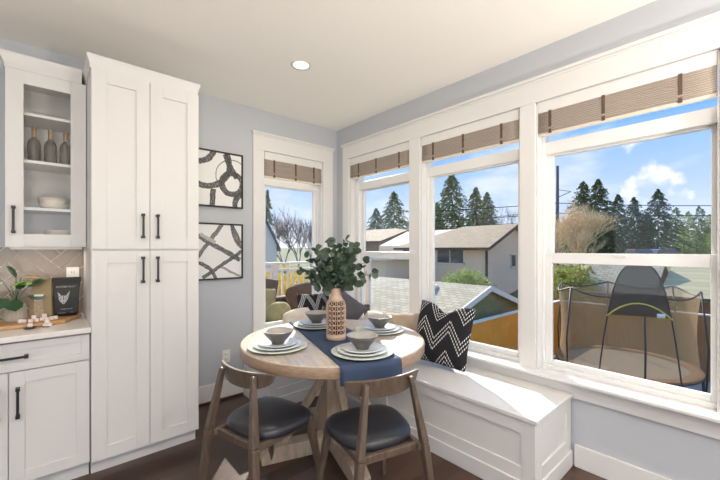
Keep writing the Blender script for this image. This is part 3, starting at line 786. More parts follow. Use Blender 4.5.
# ------------------------------------------------------------------ table
TX, TYc, RT, ZT = 1.50, 1.985, .625, .76
ang = math.atan2(.954, .30)           # runner direction
t = thing('round_table', 'round washed oak pedestal dining table in the window nook', 'table', (TX, TYc, 0), ang)
b = BM(); lathe(b, [(0, ZT - .07), (RT - .008, ZT - .07), (RT, ZT - .064), (RT, ZT - .006), (RT - .006, ZT), (0, ZT)], 96); o = obj('tabletop', b, M['tabletop'], t, smooth=False)
b = BM(); lathe(b, [(RT - .012, ZT - .071), (RT - .002, ZT - .071), (RT + .0012, ZT - .066), (RT + .0012, ZT - .008), (RT - .002, ZT - .005)], 96); o = obj('side_tone_band', b, M['tableedge'], t, smooth=True); o['label'] = 'browner oak rim without the painted glare'  # band added so the side keeps a browner tone than the glare-paled top
b = BM(); box(b, -.075, .075, -.075, .075, .10, ZT - .14); obj('post', b, M['tablewood'], t, bevel=.004)
b = BM(); box(b, -.40, .40, -.05, .05, ZT - .14, ZT - .0702); obj('top_rail', b, M['tablewood'], t, bevel=.004)
b = BM(); box(b, -.05, .05, -.40, -.051, ZT - .14, ZT - .0702); box(b, -.05, .05, .051, .40, ZT - .14, ZT - .0702); obj('cross_rail', b, M['tablewood'], t, bevel=.004)
b = BM(); prism(b, [(-.5, 0), (.5, 0), (.5, .06), (.42, .10), (-.42, .10), (-.5, .06)], -.05, .05, Matrix.Rotation(PI / 2, 4, 'X')); obj('foot', b, M['tablewood'], t, bevel=.004)
for s in (-1, 1):
    b = BM(); prism(b, [(s * .5, 0), (s * .051, 0), (s * .051, .10), (s * .42, .10), (s * .5, .06)], -.05, .05, Matrix.Rotation(PI / 2, 4, 'Z') @ Matrix.Rotation(PI / 2, 4, 'X')); obj('foot', b, M['tablewood'], t, bevel=.004)
for k in range(4):
    d = Vector((math.cos(k * PI / 2), math.sin(k * PI / 2), 0))
    b = BM(); beam(b, d * .36 + Vector((0, 0, .10)), d * .078 + Vector((0, 0, .50)), .045, .045); obj('brace', b, M['tablewood'], t, bevel=.003)
# runner
def runner():
    b = BM(); uvl = b.loops.layers.uv.verify(); hw = .184
    nA = 80; nB = 14; rows = []
    Rr = RT + .006; r0 = .012
    for j in range(nB + 1):
        v = -hw + 2 * hw * j / nB
        edge = math.sqrt(Rr * Rr - v * v); hang = .10
        row = []
        L = edge * 2 + hang * 2
        for i in range(nA + 1):
            s = -(edge + hang) + L * i / nA
            a = abs(s); sg = 1 if s > 0 else -1
            if a < edge: x, z = s, ZT + .003 + .0012 * math.sin(s * 26) * (1 if abs(v) < hw else .3)
            else:
                e = a - edge; q = min(1, e / .02)
                x = sg * (edge + .006 * q + .010 * math.sin(v * 22 + sg) * e / hang * 1.3 + .004); z = ZT + .003 - e + .004 * (1 - q)
            row.append(b.verts.new((x, v, z)))
        rows.append(row)
    for j in range(nB):
        for i in range(nA): b.faces.new((rows[j][i], rows[j][i + 1], rows[j + 1][i + 1], rows[j + 1][i]))
    o = obj('table_runner', b, M['runner'], None, smooth=True)
    o.location = (TX, TYc, 0); o.rotation_euler = (0, 0, ang)
    s = o.modifiers.new('thick', 'SOLIDIFY'); s.thickness = .0022; s.offset = 1
    tag(o, 'navy blue cloth runner laid across the round table', 'runner')
runner()
# place settings
seats = [((1.075, 2.0), 'left place setting'), ((1.385, 1.555), 'nearest place setting on the runner'), ((1.60, 2.345), 'far place setting behind the vase'), ((1.87, 1.905), 'right place setting by the bench')]
first = {}
def dup(src, loc, label):
    r = src.copy(); C.objects.link(r); r.location = loc; r['label'] = label
    for ch in list(src.children):
        c = ch.copy(); C.objects.link(c); c.parent = r
    return r
PL = [('charger_plate', 'charger', 'plate', 'wide sage rimmed charger plate at the ', .185, .0), ('dinner_plate', 'plate', 'plate', 'pale dinner plate on the charger at the ', .150, .0105), ('salad_plate', 'plate', 'plate', 'smaller pale plate under the bowl at the ', .122, .0205)]
for (x, y), who in seats:
    on = .0032 if ('runner' in who or 'vase' in who) else .0008
    on = .0062 if on > .001 else .0012
    for nme, mk, cat, lab, R, dz in PL:
        loc = (x, y, ZT + on + dz)
        if nme in first: dup(first[nme], loc, lab + who); continue
        b = BM(); lathe(b, [(0, 0), (R * .58, 0), (R * .64, .002), (R * .97, .012), (R, .0145), (R * .985, .0165), (R * .66, .007), (R * .58, .0052), (0, .0052)], 64)
        o = obj(nme, b, M[mk], None, smooth=True); o.location = loc; tag(o, lab + who, cat, 'plates of the place settings'); first[nme] = o
    loc = (x, y, ZT + on + .0265)
    if 'bowl' in first: dup(first['bowl'], loc, 'grey stoneware bowl with a narrow foot at the ' + who); continue
    t = thing('bowl', 'grey stoneware bowl with a narrow foot at the ' + who, 'bowl', loc, 0, 'bowls of the place settings'); first['bowl'] = t
    b = BM(); lathe(b, [(0, 0), (.038, 0), (.040, .004), (.043, .014), (.060, .032), (.080, .056), (.0935, .077), (.0945, .080)], 48); obj('body', b, M['bowl'], t, smooth=True)
    b = BM(); lathe(b, [(.0945, .080), (.092, .0815), (.078, .058), (.058, .035), (.036, .018), (0, .014)], 48); obj('glazed_inside', b, M['bowlin'], t, smooth=True)

# vase and eucalyptus
VX, VY, VZ = 1.465, 1.915, ZT + .0062
t = thing('wicker_vase', 'tall woven rattan bottle vase in the middle of the table', 'vase', (VX, VY, VZ))
vp = [(0, .0), (.062, 0), (.064, .006), (.064, .22), (.060, .245), (.048, .268), (.034, .285), (.030, .30), (.030, .34)]
def vr(z):
    for (r0, z0), (r1, z1) in zip(vp[1:], vp[2:]):
        if z0 <= z <= z1: return r0 + (r1 - r0) * (z - z0) / max(1e-6, z1 - z0)
    return .03
b = BM(); lathe(b, [(r * .86 if r else 0, z + .001) for r, z in vp] + [(.024, .341), (.024, .30), (0, .29)], 40); obj('bottle', b, M['darkbottle'], t, smooth=True)
b = BM(); lathe(b, [(.060, .001), (.0665, .001), (.0675, .02), (.0665, .04), (.060, .04)], 48); obj('base_band', b, M['rattan'], t, smooth=True)
b = BM(); lathe(b, [(.052, .2615), (.055, .262), (.040, .284), (.034, .30), (.034, .345), (.031, .347), (.0295, .30)], 48); obj('neck_wrap', b, M['rattan'], t, smooth=True)
b = BM()
n = 13
for k in range(n):
    for sg in (1, -1):
        pts = []
        for i in range(24):
            z = .04 + (.262 - .04) * i / 23
            a = 2 * PI * k / n + sg * .17 * math.sin(i / 23 * PI * 7)
            r = vr(z) + .0015 + .0018 * math.cos(i / 23 * PI * 7) * sg
            pts.append((r * math.cos(a), r * math.sin(a), z))
        tube(b, pts, .0024, 5)
for z in [.04 + .0317 * i for i in range(8)]:
    tube(b, [((vr(z) + .001) * math.cos(a), (vr(z) + .001) * math.sin(a), z) for a in [2 * PI * q / 36 for q in range(36)]], .0028, 5, True)
obj('woven_wrap', b, M['rattan'], t, smooth=True)
t = thing('eucalyptus_bunch', 'bunch of dark green eucalyptus branches in the woven vase', 'plant', (VX, VY, VZ + .30))
r2 = random.Random(12)
br = [(-.20, .06, .20), (-.22, -.02, .10), (-.13, .0, .25), (-.06, .05, .31), (.0, -.02, .26), (.06, .03, .32), (.12, .0, .24), (.19, -.05, .17), (.24, -.06, .10), (.07, .05, .16), (-.08, -.10, .16), (.05, -.12, .20), (-.14, .12, .13), (.12, .10, .27), (-.02, -.06, .12), (.16, -.12, .05), (-.19, .03, .05)]
rt = Vector((math.cos(TH), -math.sin(TH), 0)); fw = Vector((math.sin(TH), math.cos(TH), 0))
for dx, dy, dz in br:
    tip = rt * dx + fw * dy + Vector((0, 0, dz + .05))
    p0 = Vector((r2.uniform(-.012, .012), r2.uniform(-.012, .012), -.05))
    p1 = Vector((tip.x * .25, tip.y * .25, tip.z * .55 + .02))
    pts = [p0.lerp(p1, s).lerp(p1.lerp(tip, s), s) for s in [i / 8 for i in range(9)]]
    b = BM(); tube(b, pts, [.0026 - .0002 * i for i in range(9)], 5); st = obj('branch', b, M['stem'], t, smooth=True)
    b = BM()
    for i in range(3, 9):
        p = pts[i]; d = (pts[i] - pts[i - 1]).normalized()
        for q in range(4):
            o = Vector((r2.uniform(-1, 1), r2.uniform(-1, 1), r2.uniform(-.5, .9))).normalized()
            L = r2.uniform(.040, .064) * (1 if i < 7 else .85)
            leaf(b, p + o * .004, (o + d * .4), Vector((r2.uniform(-1, 1), r2.uniform(-1, 1), r2.uniform(-.4, 1))), L, L * .95)
    obj('leaves', b, M['leaf'], st, smooth=True)

# ------------------------------------------------------------------ chairs
def chair(label, loc, fwd):
    """local +y = forward"""
    t = thing('dining_chair', label, 'chair', loc, math.atan2(fwd[1], fwd[0]) - PI / 2, 'dining chairs at the round table')
    wd = M['chairwood']
    # seat: rounded pad
    b = BM(); n = 40; rings = []
    for sc, z in ((.90, .418), (.985, .424), (1.0, .436), (.99, .450), (.95, .462), (.86, .472), (.65, .479), (.35, .481), (0, .4815)):
        if sc == 0: rings.append([b.verts.new((0, 0.0, z))]); continue
        rg = []
        for k in range(n):
            a = 2 * PI * k / n; c, s = math.cos(a), math.sin(a)
            x = .210 * math.copysign(abs(c) ** .62, c); y = .195 * math.copysign(abs(s) ** .62, s)
            x *= 1 + .10 * (y / .195) - (.06 if y < 0 else 0) * (abs(y) / .195) ** 2
            rg.append(b.verts.new((x * sc, y * sc - .020, z)))
        rings.append(rg)
    for a_, c_ in zip(rings, rings[1:]):
        for k in range(n):
            if len(c_) == 1: b.faces.new((a_[k], a_[(k + 1) % n], c_[0]))
            else: b.faces.new((a_[k], a_[(k + 1) % n], c_[(k + 1) % n], c_[k]))
    b.faces.new(rings[0][::-1]); o = obj('seat', b, M['leather'], t, smooth=True); o['label'] = 'charcoal leather padded seat'
    for s in (-1, 1):
        b = BM(); beam(b, (s * .222, -.298, 0), (s * .176, -.262, .43), .030, .030, (0, 1, 0), .036, .044); beam(b, (s * .176, -.262, .43), (s * .122, -.222, .752), .036, .044, (0, 1, 0), .024, .026)
        obj('leg', b, wd, t, bevel=.006, smooth=False)
        b = BM(); beam(b, (s * .215, .205, 0), (s * .164, .135, .428), .024, .024, (0, 1, 0), .040, .046); obj('leg', b, wd, t, bevel=.006)
        b = BM(); beam(b, (s * .160, -.255, .410), (s * .160, .12, .404), .026, .030, (0, 0, 1), .026, .046); obj('side_rail', b, wd, t, bevel=.004)
    b = BM(); beam(b, (-.158, .130, .402), (.158, .130, .402), .024, .045); obj('front_rail', b, wd, t, bevel=.004)
    b = BM(); beam(b, (-.165, -.222, .405), (.165, -.222, .405), .024, .036); obj('rear_rail', b, wd, t, bevel=.004)
    # curved backrest
    b = BM(); n = 32; half = .207; front = []; rear = []
    for i in range(n + 1):
        u = i / n * 2 - 1; x = half * u; y = -.222 + .056 * u * u
        e = math.sqrt(max(0, 1 - abs(u) ** 3.0))
        zt_, zb_ = .764 - .006 * (1 - e), .764 - .016 - .074 * e
        nrm = Vector((2 * .056 * u / half, -1, 0)).normalized(); th = .008
        lean = .012
        front.append([b.verts.new((x - nrm.x * th, y - nrm.y * th + lean, zb_)), b.verts.new((x - nrm.x * th, y - nrm.y * th, zt_))])
        rear.append([b.verts.new((x + nrm.x * th, y + nrm.y * th + lean, zb_)), b.verts.new((x + nrm.x * th, y + nrm.y * th, zt_))])
    for i in range(n):
        b.faces.new((front[i][0], front[i + 1][0], front[i + 1][1], front[i][1])); b.faces.new((rear[i][0], rear[i][1], rear[i + 1][1], rear[i + 1][0]))
        b.faces.new((front[i][1], front[i + 1][1], rear[i + 1][1], rear[i][1])); b.faces.new((front[i][0], rear[i][0], rear[i + 1][0], front[i + 1][0]))
    for i in (0, n): b.faces.new((front[i][0], front[i][1], rear[i][1], rear[i][0]))
    obj('backrest', b, wd, t, smooth=False, bevel=.003)
    return t
chair('curved back dining chair on the left, beside the white pantry cabinet', (.934, 1.826, 0), (.965, .26))
chair('curved back dining chair on the right, beside the white window bench', (1.276, 1.390, 0), (.26, .966))

# ================================================================== outside
G = -2.7
b = BM()
# yard falls away below the house and rises again towards the street
gx = [-12, 2.8, 6, 12, 18, 26, 34, 60, 130]; gy = [-30, -8, 3.6, 9, 16, 26, 36, 60, 130]
def gz(x, y):
    D = x * math.sin(TH) + y * math.cos(TH)
    s = min(1, max(0, (D - 19) / 12)); s = s * s * (3 - 2 * s)
    return G + (-.15 - G) * s + max(0, D - 60) * .02
nG = 60; gr = [[b.verts.new((-12 + 150 * i / nG, -40 + 170 * j / nG, gz(-12 + 150 * i / nG, -40 + 170 * j / nG))) for j in range(nG + 1)] for i in range(nG + 1)]
for i in range(nG):
    for j in range(nG): b.faces.new((gr[i][j], gr[i + 1][j], gr[i + 1][j + 1], gr[i][j + 1]))
struct('ground', b, M['grass'], smooth=True)
b = BM(); box(b, 7, 15.4, -3, 4.9, G - .05, G + .03); struct('patio_ground', b, M['paving'])

def roof_gable(name, parent, x0, x1, y0, y1, ze, zr, m, hip0=0, hip1=0, over=.35, th=.12):
    """ridge along y; hip0/hip1 inset of ridge ends"""
    b = BM(); xm = (x0 + x1) / 2; k = (zr - ze) / (xm - x0)
    X0, X1, Y0, Y1 = x0 - over, x1 + over, y0 - over, y1 + over; Z = ze - over * k
    r0, r1 = Y0 + (hip0 + over if hip0 else 0), Y1 - (hip1 + over if hip1 else 0)
    ln = math.hypot(xm - X0, zr - Z)
    def q(pts, uvs):
        quad_uv(b, pts, uvs); quad_uv(b, [Vector(p) - Vector((0, 0, th)) for p in pts][::-1], uvs[::-1])
    q([(X0, Y1, Z), (X0, Y0, Z), (xm, r0, zr), (xm, r1, zr)], [(Y1, 0), (Y0, 0), (r0, ln), (r1, ln)])
    q([(X1, Y0, Z), (X1, Y1, Z), (xm, r1, zr), (xm, r0, zr)], [(Y0, 0), (Y1, 0), (r1, ln), (r0, ln)])
    if hip0: q([(X0, Y0, Z), (X1, Y0, Z), (xm, r0, zr)], [(X0, 0), (X1, 0), (xm, ln)])
    if hip1: q([(X1, Y1, Z), (X0, Y1, Z), (xm, r1, zr)], [(X1, 0), (X0, 0), (xm, ln)])
    return obj(name, b, m, parent, world=True), (X0, X1, Y0, Y1, Z, xm, zr)
def walls_gable(parent, x0, x1, y0, y1, z0, ze, zr, m, gable=True):
    b = BM(); xm = (x0 + x1) / 2
    pts = [(x0, z0), (x1, z0), (x1, ze)] + ([(xm, zr)] if gable else []) + [(x0, ze)]
    prism(b, pts, -y1, -y0, Matrix.Rotation(PI / 2, 4, 'X'))
    return obj('wall', b, m, parent, world=True)
def house_window(parent, P, a0, a1, z0, z1, mullion=True):
    def bx(bm, a_0, a_1, d0, d1, z_0, z_1):
        p, q = P(a_0, d0, z_0), P(a_1, d1, z_1)
        box(bm, min(p.x, q.x), max(p.x, q.x), min(p.y, q.y), max(p.y, q.y), z_0, z_1)
    b = BM(); w = .07
    bx(b, a0, a0 + w, -.06, 0, z0, z1); bx(b, a1 - w, a1, -.06, 0, z0, z1); bx(b, a0, a1, -.06, 0, z0, z0 + w); bx(b, a0, a1, -.06, 0, z1 - w, z1)
    if mullion: m_ = (a0 + a1) / 2; bx(b, m_ - .03, m_ + .03, -.06, 0, z0, z1)
    f = obj('window', b, M['paintw'], parent, world=True)
    b = BM(); bx(b, a0 + w, a1 - w, -.03, -.005, z0 + w, z1 - w); obj('pane', b, M['winglass'], f, world=True)

# neighbour's shed with shingle roof
ap = Vector((10.28, 5.61, .215)); hw = 2.6; pit = .32
t = thing('garage', 'low garage with weathered shingle roof beyond the orange fence', 'building', (ap.x, ap.y + 4, G))
ze = ap.z - hw * pit
walls_gable(t, ap.x - hw, ap.x + hw, ap.y + .1, ap.y + 8, G, ze - .12, ap.z - .14, M['olive'])
o, (rx0, rx1, ry0, ry1, rz, rxm, rzr) = roof_gable('roof', t, ap.x - hw, ap.x + hw, ap.y + .2, ap.y + 8, ze, ap.z, M['shingle'], over=.25)
for s in (-1, 1):
    b = BM(); e = Vector((rxm + s * (hw + .25), ry0 - .02, rz - .07)); beam(b, e, (rxm, ry0 - .02, rzr - .07), .05, .16); obj('bargeboard', b, M['paintw'], t, world=True)
b = BM(); vx = ap.x - .55; vz = ap.z - .55 * pit; box(b, vx - .16, vx + .16, ap.y + 1.6, ap.y + 1.95, vz - .05, vz + .12); obj('roof_vent', b, M['paintw'], t, world=True, bevel=.02)
# orange fence (two runs that meet at a corner)
def fence(name, label, p, q, zt, m, cap=True, side=1):
    p, q = Vector(p), Vector(q); d = (q - p).normalized(); L = (q - p).length; rz = math.atan2(d.y, d.x)
    t = thing(name, label, 'fence', (p.x, p.y, G), rz)
    b = BM(); n = int(L / .14)
    for k in range(n): box(b, k * .14, k * .14 + .136, -.012, .012, .05, zt - G - .06 - .004 * (k % 3))
    obj('boards', b, m, t)
    for k in range(int(L / 2.4) + 1):
        b = BM(); x = min(L - .05, k * 2.4); box(b, x - .045, x + .045, .02, .11, 0, zt - G - .02); obj('post', b, m, t)
    b = BM(); box(b, 0, L, .012, .05, .4, .49); box(b, 0, L, .012, .05, zt - G - .4, zt - G - .31); obj('rails', b, m, t)
    b = BM(); box(b, -.02, L, -.06, .08, zt - G - .06, zt - G - .02); o = obj('cap_rail', b, M['paintw'], t); o['label'] = 'cap rail painted pale for the light on it'  # pale paint stands in for sunlight on the cap
fence('cedar_fence', 'bright orange cedar fence in front of the low garage', (5.5, 5.2, 0), (14.9, 5.2, 0), -.6, M['cedar'])
fence('board_fence', 'shade-browned board fence behind the trampoline', (15.0, 5.2, 0), (15.0, -6, 0), -.6, M['browncedar'])

# trampoline
tx, ty, tr = 12.0, 2.56, 1.62
t = thing('trampoline', 'round trampoline with a tan safety net in the yard below', 'trampoline', (tx, ty, G + .03), math.radians(12))
zt_ = 3.0
b = BM(); lathe(b, [(0, .88), (tr - .25, .88), (tr - .25, .90), (0, .90)], 48); obj('jumping_mat', b, M['matcloth'], t)
b = BM(); lathe(b, [(tr - .25, .885), (tr + .02, .885), (tr + .02, .93), (tr - .25, .92)], 48); o = obj('padding', b, M['browncedar'], t); o['label'] = 'brown spring padding'
b = BM(); tube(b, [(tr * math.cos(a), tr * math.sin(a), .86) for a in [2 * PI * k / 48 for k in range(48)]], .025, 6, True); obj('frame_ring', b, M['steel'], t, smooth=True)
for k in range(6):
    a = 2 * PI * k / 6 + .25; c, s = math.cos(a), math.sin(a)
    b = BM(); tube(b, [(tr * c, tr * s, .86), (tr * 1.02 * c, tr * 1.02 * s, .0)], .03, 6); obj('leg', b, M['steel'], t, smooth=True)
    b = BM(); tube(b, [(tr * 1.03 * c, tr * 1.03 * s, .4), (tr * 1.06 * c, tr * 1.06 * s, 1.6), (tr * .98 * c, tr * .98 * s, zt_)], .022, 6); obj('net_pole', b, M['steel'], t, smooth=True)
b = BM()
def topz(a): return zt_ - .16 * abs(math.sin(3 * (a - .25)))
tube(b, [(tr * .97 * math.cos(a), tr * .97 * math.sin(a), topz(a)) for a in [2 * PI * k / 72 for k in range(72)]], .02, 6, True); obj('top_ring', b, M['steel'], t, smooth=True)
b = BM(); N = 72; cols = []
for k in range(N):
    a = 2 * PI * k / N; col = []
    for j in range(9):
        v = j / 8; z = .93 + (topz(a) - .93) * v; r = tr * (.97 - .05 * math.sin(v * PI))
        col.append(b.verts.new((r * math.cos(a), r * math.sin(a), z)))
    cols.append(col)
for k in range(N):
    for j in range(8): b.faces.new((cols[k][j], cols[(k + 1) % N][j], cols[(k + 1) % N][j + 1], cols[k][j + 1]))
o = obj('safety_net', b, M['net'], t, smooth=True); o['label'] = 'see-through tan safety net'
# arched entrance on the near side, taller than the net
vdir = Vector((-tx, -ty, 0)).normalized()
inv = XF[t].to_3x3().inverted()
vd = (inv @ Matrix.Rotation(math.radians(10), 3, 'Z') @ vdir); sd = Vector((0, 0, 1)).cross(vd)
arch = []
for k in range(33):
    u = k / 32 * 2 - 1
    zz = .25 + 3.42 * (1 - abs(u) ** 3.6)
    arch.append(vd * (tr * 1.04) + sd * (.86 * u * (1 - .10 * (zz / 3.6))) + Vector((0, 0, zz)))
b = BM(); tube(b, arch, .017, 6); obj('entrance_arch', b, M['steel'], t, smooth=True)
b = BM()
cut = 2.35; up = [p for p in arch if p.z >= cut]
cen = b.verts.new(vd * (tr * 1.04) + Vector((0, 0, cut + .25))); vs = [b.verts.new(p) for p in up]
for p, q in zip(vs, vs[1:]): b.faces.new((cen, p, q))
b.faces.new((cen, vs[-1], vs[0])); o = obj('entrance_mesh', b, M['darknet'], t); o['label'] = 'dark mesh hood of the entrance'
b = BM(); tube(b, [vd * (tr * 1.05) + sd * (.62 * u) + Vector((0, 0, 2.42 + .34 * (1 - u * u))) for u in [k / 10 * 2 - 1 for k in range(11)]], .018, 6); obj('piping', b, M['pipeyellow'], t, smooth=True)
b = BM(); c0 = vd * (tr * 1.06) - sd * .34 * -1 + Vector((0, 0, 2.5)); 
tube(b, [c0, c0 + sd * .14], .05, 4); obj('warning_tag', b, M['labelwhite'], t)

# neighbour house
hx, hy = 20.4, 11.35
t = thing('house', 'pinkish beige two storey house with a tan roof beyond the garage', 'house', (hx + 3.5, hy + 4, G))
walls_gable(t, hx, hx + 7, hy, hy + 9.5, G, 1.6, 2.9, M['siding'])
o, R_ = roof_gable('roof', t, hx, hx + 7, hy, hy + 7, 1.64, 3.07, M['shingle2'], hip1=3.2, over=.45)
PX_ = lambda x0: (lambda a, d, z: Vector((x0 + d, a, z)))
for a0, a1 in ((hy + 1.5, hy + 3.7), (hy + 4.9, hy + 6.9)): house_window(t, PX_(hx), a0, a1, .35, 1.35)
house_window(t, PY(hy), hx + 3.2, hx + 4.0, .1, 1.0, False); house_window(t, PY(hy), hx + 4.6, hx + 5.4, .1, 1.0, False)
b = BM(); tube(b, [(hx - .1, hy - .1, 1.45), (hx - .1, hy - .1, G)], .09, 6); obj('downspout', b, M['brown'], t, world=True)
b = BM(); box(b, hx - .5, hx - .4, hy - .45, hy + 7.4, 1.28, 1.44); obj('gutter', b, M['brown'], t, world=True)
for s in (-1, 1):
    b = BM(); beam(b, (hx + 3.5 + s * 3.95, hy - .47, 1.38), (hx + 3.5, hy - .47, 2.99), .06, .2); obj('bargeboard', b, M['brown'], t, world=True)
# brown house seen through the corner window
p = at(388, 246, 36)
t = thing('brown_house', 'brown house with a low roof seen through the corner window', 'house', (p.x, p.y, -.2))
walls_gable(t, p.x - 4, p.x + 4, p.y - 3, p.y + 7, -.3, 2.2, 3.1, M['brownside'])
roof_gable('roof', t, p.x - 4, p.x + 4, p.y - 3, p.y + 7, 2.2, 3.4, M['shingle2'], over=.5)
house_window(t, PY(p.y - 3), p.x - 2.4, p.x - .8, .6, 1.7); house_window(t, PX_(p.x - 4), p.y - 1, p.y + 1, .6, 1.7)
p = at(392, 255, 26)
t = thing('white_shed', 'flat white shed in front of the brown house', 'building', (p.x, p.y, -2))
b = BM(); box(b, p.x - 2.2, p.x + 2.2, p.y - 1.5, p.y + 2.5, -2.2, .62); obj('wall', b, M['siding'], t, world=True)
b = BM(); box(b, p.x - 2.6, p.x + 2.6, p.y - 1.9, p.y + 2.9, 0.62, .80); obj('roof', b, M['paintw'], t, world=True)
# ribbed roof behind the board fence, right
t = thing('ribbed_roof_house', 'building with a pale ribbed roof behind the board fence', 'building', (20.5, 2, G))
walls_gable(t, 17.2, 24, -9.5, 2.0, G, -.15, 1.0, M['brownside'])
roof_gable('roof', t, 17.2, 24, -9.5, 2.0, -.15, 1.02, M['ribroof'], over=.5)
t = thing('peaked_roof_house', 'grey peaked roof left of the trampoline hood', 'building', (18.8, 4.2, G))
walls_gable(t, 17, 20.6, 3.0, 5.5, G, -.2, .7, M['brownside'])
roof_gable('roof', t, 17, 20.6, 3.0, 5.5, -.2, .78, M['shingle'], over=.4)
# slate blue house beyond the deck
p = at(258, 240, 22)
t = thing('slate_roof_house', 'house with a steep blue slate roof at the left of the back window', 'house', (p.x, p.y, -.3))
walls_gable(t, p.x - 2.2, p.x + .75, p.y - 1, p.y + 5, -2.5, 1.6, 4.2, M['paintw'])
roof_gable('roof', t, p.x - 2.2, p.x + .75, p.y - 1, p.y + 5, 1.7, 4.4, M['slate'], over=.2)

# trees
def conifer_mesh(seed, n=1500, slim=.26, mk=0):
    r = random.Random(seed); b = BM()
    nb = n // 16; asym = r.uniform(0, 6)
    for k in range(nb):
        v = (k + r.random()) / nb; z = .06 + .93 * v ** .9
        a = r.uniform(0, 2 * PI)
        R = slim * ((1 - v) ** .75) * r.uniform(.45, 1.15) * (1 + .18 * math.sin(a + asym) * (1 - v)) + .012
        dirv = Vector((math.cos(a), math.sin(a), 0))
        for q in range(16):
            f = .12 + .88 * r.random() ** .7
            p = dirv * (R * f) + Vector((0, 0, z - .35 * R * f * f + r.uniform(-.012, .012)))
            d = (dirv + Vector((r.uniform(-1, 1), r.uniform(-1, 1), r.uniform(-.7, .3))) * .8).normalized()
            L = r.uniform(.028, .062) * (1.15 - .6 * v)
            leaf(b, p - d * L * .5, d, Vector((r.uniform(-.6, .6), r.uniform(-.6, .6), 1)), L, L * .5, 0, False)
    return b
def tree(kind, label, seed, loc, h, mk, slim=.26, n=1500, group='evergreens beyond the houses'):
    t = thing(kind, label, 'tree', loc, seed, group)
    b = conifer_mesh(seed, n, slim); bmesh.ops.scale(b, vec=(h, h, h), verts=b.verts[:]); obj('foliage', b, M[mk], t, smooth=False)
    b = BM(); tube(b, [(0, 0, -.5), (0, 0, h * .5), (0, 0, h * .97)], [h * .012, h * .007, h * .001], 7); obj('trunk', b, M['bark'], t, smooth=True)
    return t
spec = [  # px, top y, distance, slim, material, label
    (583, 181, 50, .37, 'conif', 'tall evergreen at the left of the right window row, with its twin'),
    (598, 179, 52, .37, 'conif', 'tall evergreen just right of its twin above the coral bush'),
    (618, 194, 54, .34, 'conif', 'slender evergreen between the twin trees and the two pointed ones'),
    (634, 197, 55, .34, 'conif', 'pointed evergreen just left of the widest dark tree'),
    (658, 189, 52, .44, 'conif', 'widest dark evergreen above the blue car'),
    (647, 212, 56, .34, 'conif', 'low dark evergreen tucked behind the widest one'),
    (606, 208, 50, .36, 'conif', 'low dark evergreen filling behind the twin trees'),
    (452, 173, 46, .42, 'conif2', 'tallest evergreen through the middle window'),
    (476, 187, 46, .36, 'conif2', 'evergreen right of the tallest one through the middle window'),
    (487, 192, 50, .34, 'conif2', 'slim evergreen at the right of the middle window group'),
    (437, 202, 48, .26, 'conif2', 'short evergreen at the left edge of the middle window'),
    (394, 191, 42, .46, 'conif2', 'evergreen seen through the corner window'),
    (376, 208, 44, .44, 'conif2', 'round topped evergreen left in the corner window'),
    (267, 190, 38, .16, 'conif2', 'thin evergreen behind the blue slate roof'),
]
for i, (x, y, D, sl, mk, lab) in enumerate(spec):
    p = at(x, 250, D); z0 = gz(p.x, p.y) - .2; h = at(x, y, D).z - z0
    tree('evergreen_tree', lab, i + 1, (p.x, p.y, z0), h, mk, sl, 6000 if sl > .22 else 2600)
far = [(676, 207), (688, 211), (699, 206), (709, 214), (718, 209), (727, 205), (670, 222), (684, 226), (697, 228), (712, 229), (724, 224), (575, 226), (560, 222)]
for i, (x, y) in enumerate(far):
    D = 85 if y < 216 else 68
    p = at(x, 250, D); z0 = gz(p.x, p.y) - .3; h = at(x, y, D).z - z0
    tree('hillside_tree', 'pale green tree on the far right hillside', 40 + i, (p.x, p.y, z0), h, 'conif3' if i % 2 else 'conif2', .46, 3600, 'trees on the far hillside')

def branchy(b, p, d, L, r, depth, rr, spread=.6, kids=3, up=.15, tips=None):
    q = p + d * L
    tube(b, [p, p.lerp(q, .5) + Vector((rr.uniform(-1, 1), rr.uniform(-1, 1), 0)) * L * .05, q], [r, r * .8, r * .6], 4 if depth < 2 else 5)
    if depth == 0:
        if tips is not None: tips.append((q, d))
        return
    for k in range(kids):
        nd = (d + Vector((rr.uniform(-1, 1), rr.uniform(-1, 1), rr.uniform(-.6, 1))) * spread + Vector((0, 0, up))).normalized()
        branchy(b, p.lerp(q, rr.uniform(.55, 1)), nd, L * rr.uniform(.6, .85), r * .6, depth - 1, rr, spread, kids, up, tips)
def bare(kind, label, cat, loc, h, mk, seed, depth=4, kids=4, trunks=1, spread=.7, bloom=None, nb=0, group=None, thick=.02, up=.15):
    t = thing(kind, label, cat, loc, 0, group); rr = random.Random(seed); b = BM(); tips = []
    for k in range(trunks):
        d = Vector((rr.uniform(-.5, .5), rr.uniform(-.5, .5), 1)).normalized() if trunks > 1 else Vector((0, 0, 1))
        branchy(b, Vector((0, 0, 0)), d, h * .34, h * thick, depth, rr, spread, kids, up, tips)
    obj('branches', b, M[mk], t, smooth=True)
    if bloom:
        b = BM()
        for q, d in tips:
            for k in range(nb):
                dd = Vector((rr.uniform(-1, 1), rr.uniform(-1, 1), rr.uniform(-1, 1))).normalized()
                leaf(b, q - d * h * .1 * rr.random() + dd * h * .03, dd, Vector((rr.uniform(-1, 1), rr.uniform(-1, 1), rr.uniform(-1, 1))), h * rr.uniform(.03, .055), h * .035, 0, False)
        obj('blossom' if bloom == 'yellow' else 'leaves', b, M[bloom], t)
    return t
p = at(584, 262, 27); bare('coral_tree', 'bare coral coloured tree above the middle sash bar of the right window', 'tree', (p.x, p.y, gz(p.x, p.y)), 6.0, 'twig', 3, 5, 4, 4, .75, thick=.010)
p = at(566, 262, 25); bare('coral_bush', 'golden brown bare bush at the left edge of the right window', 'bush', (p.x, p.y, gz(p.x, p.y)), 5.2, 'twig', 5, 5, 4, 3, .8, thick=.010)
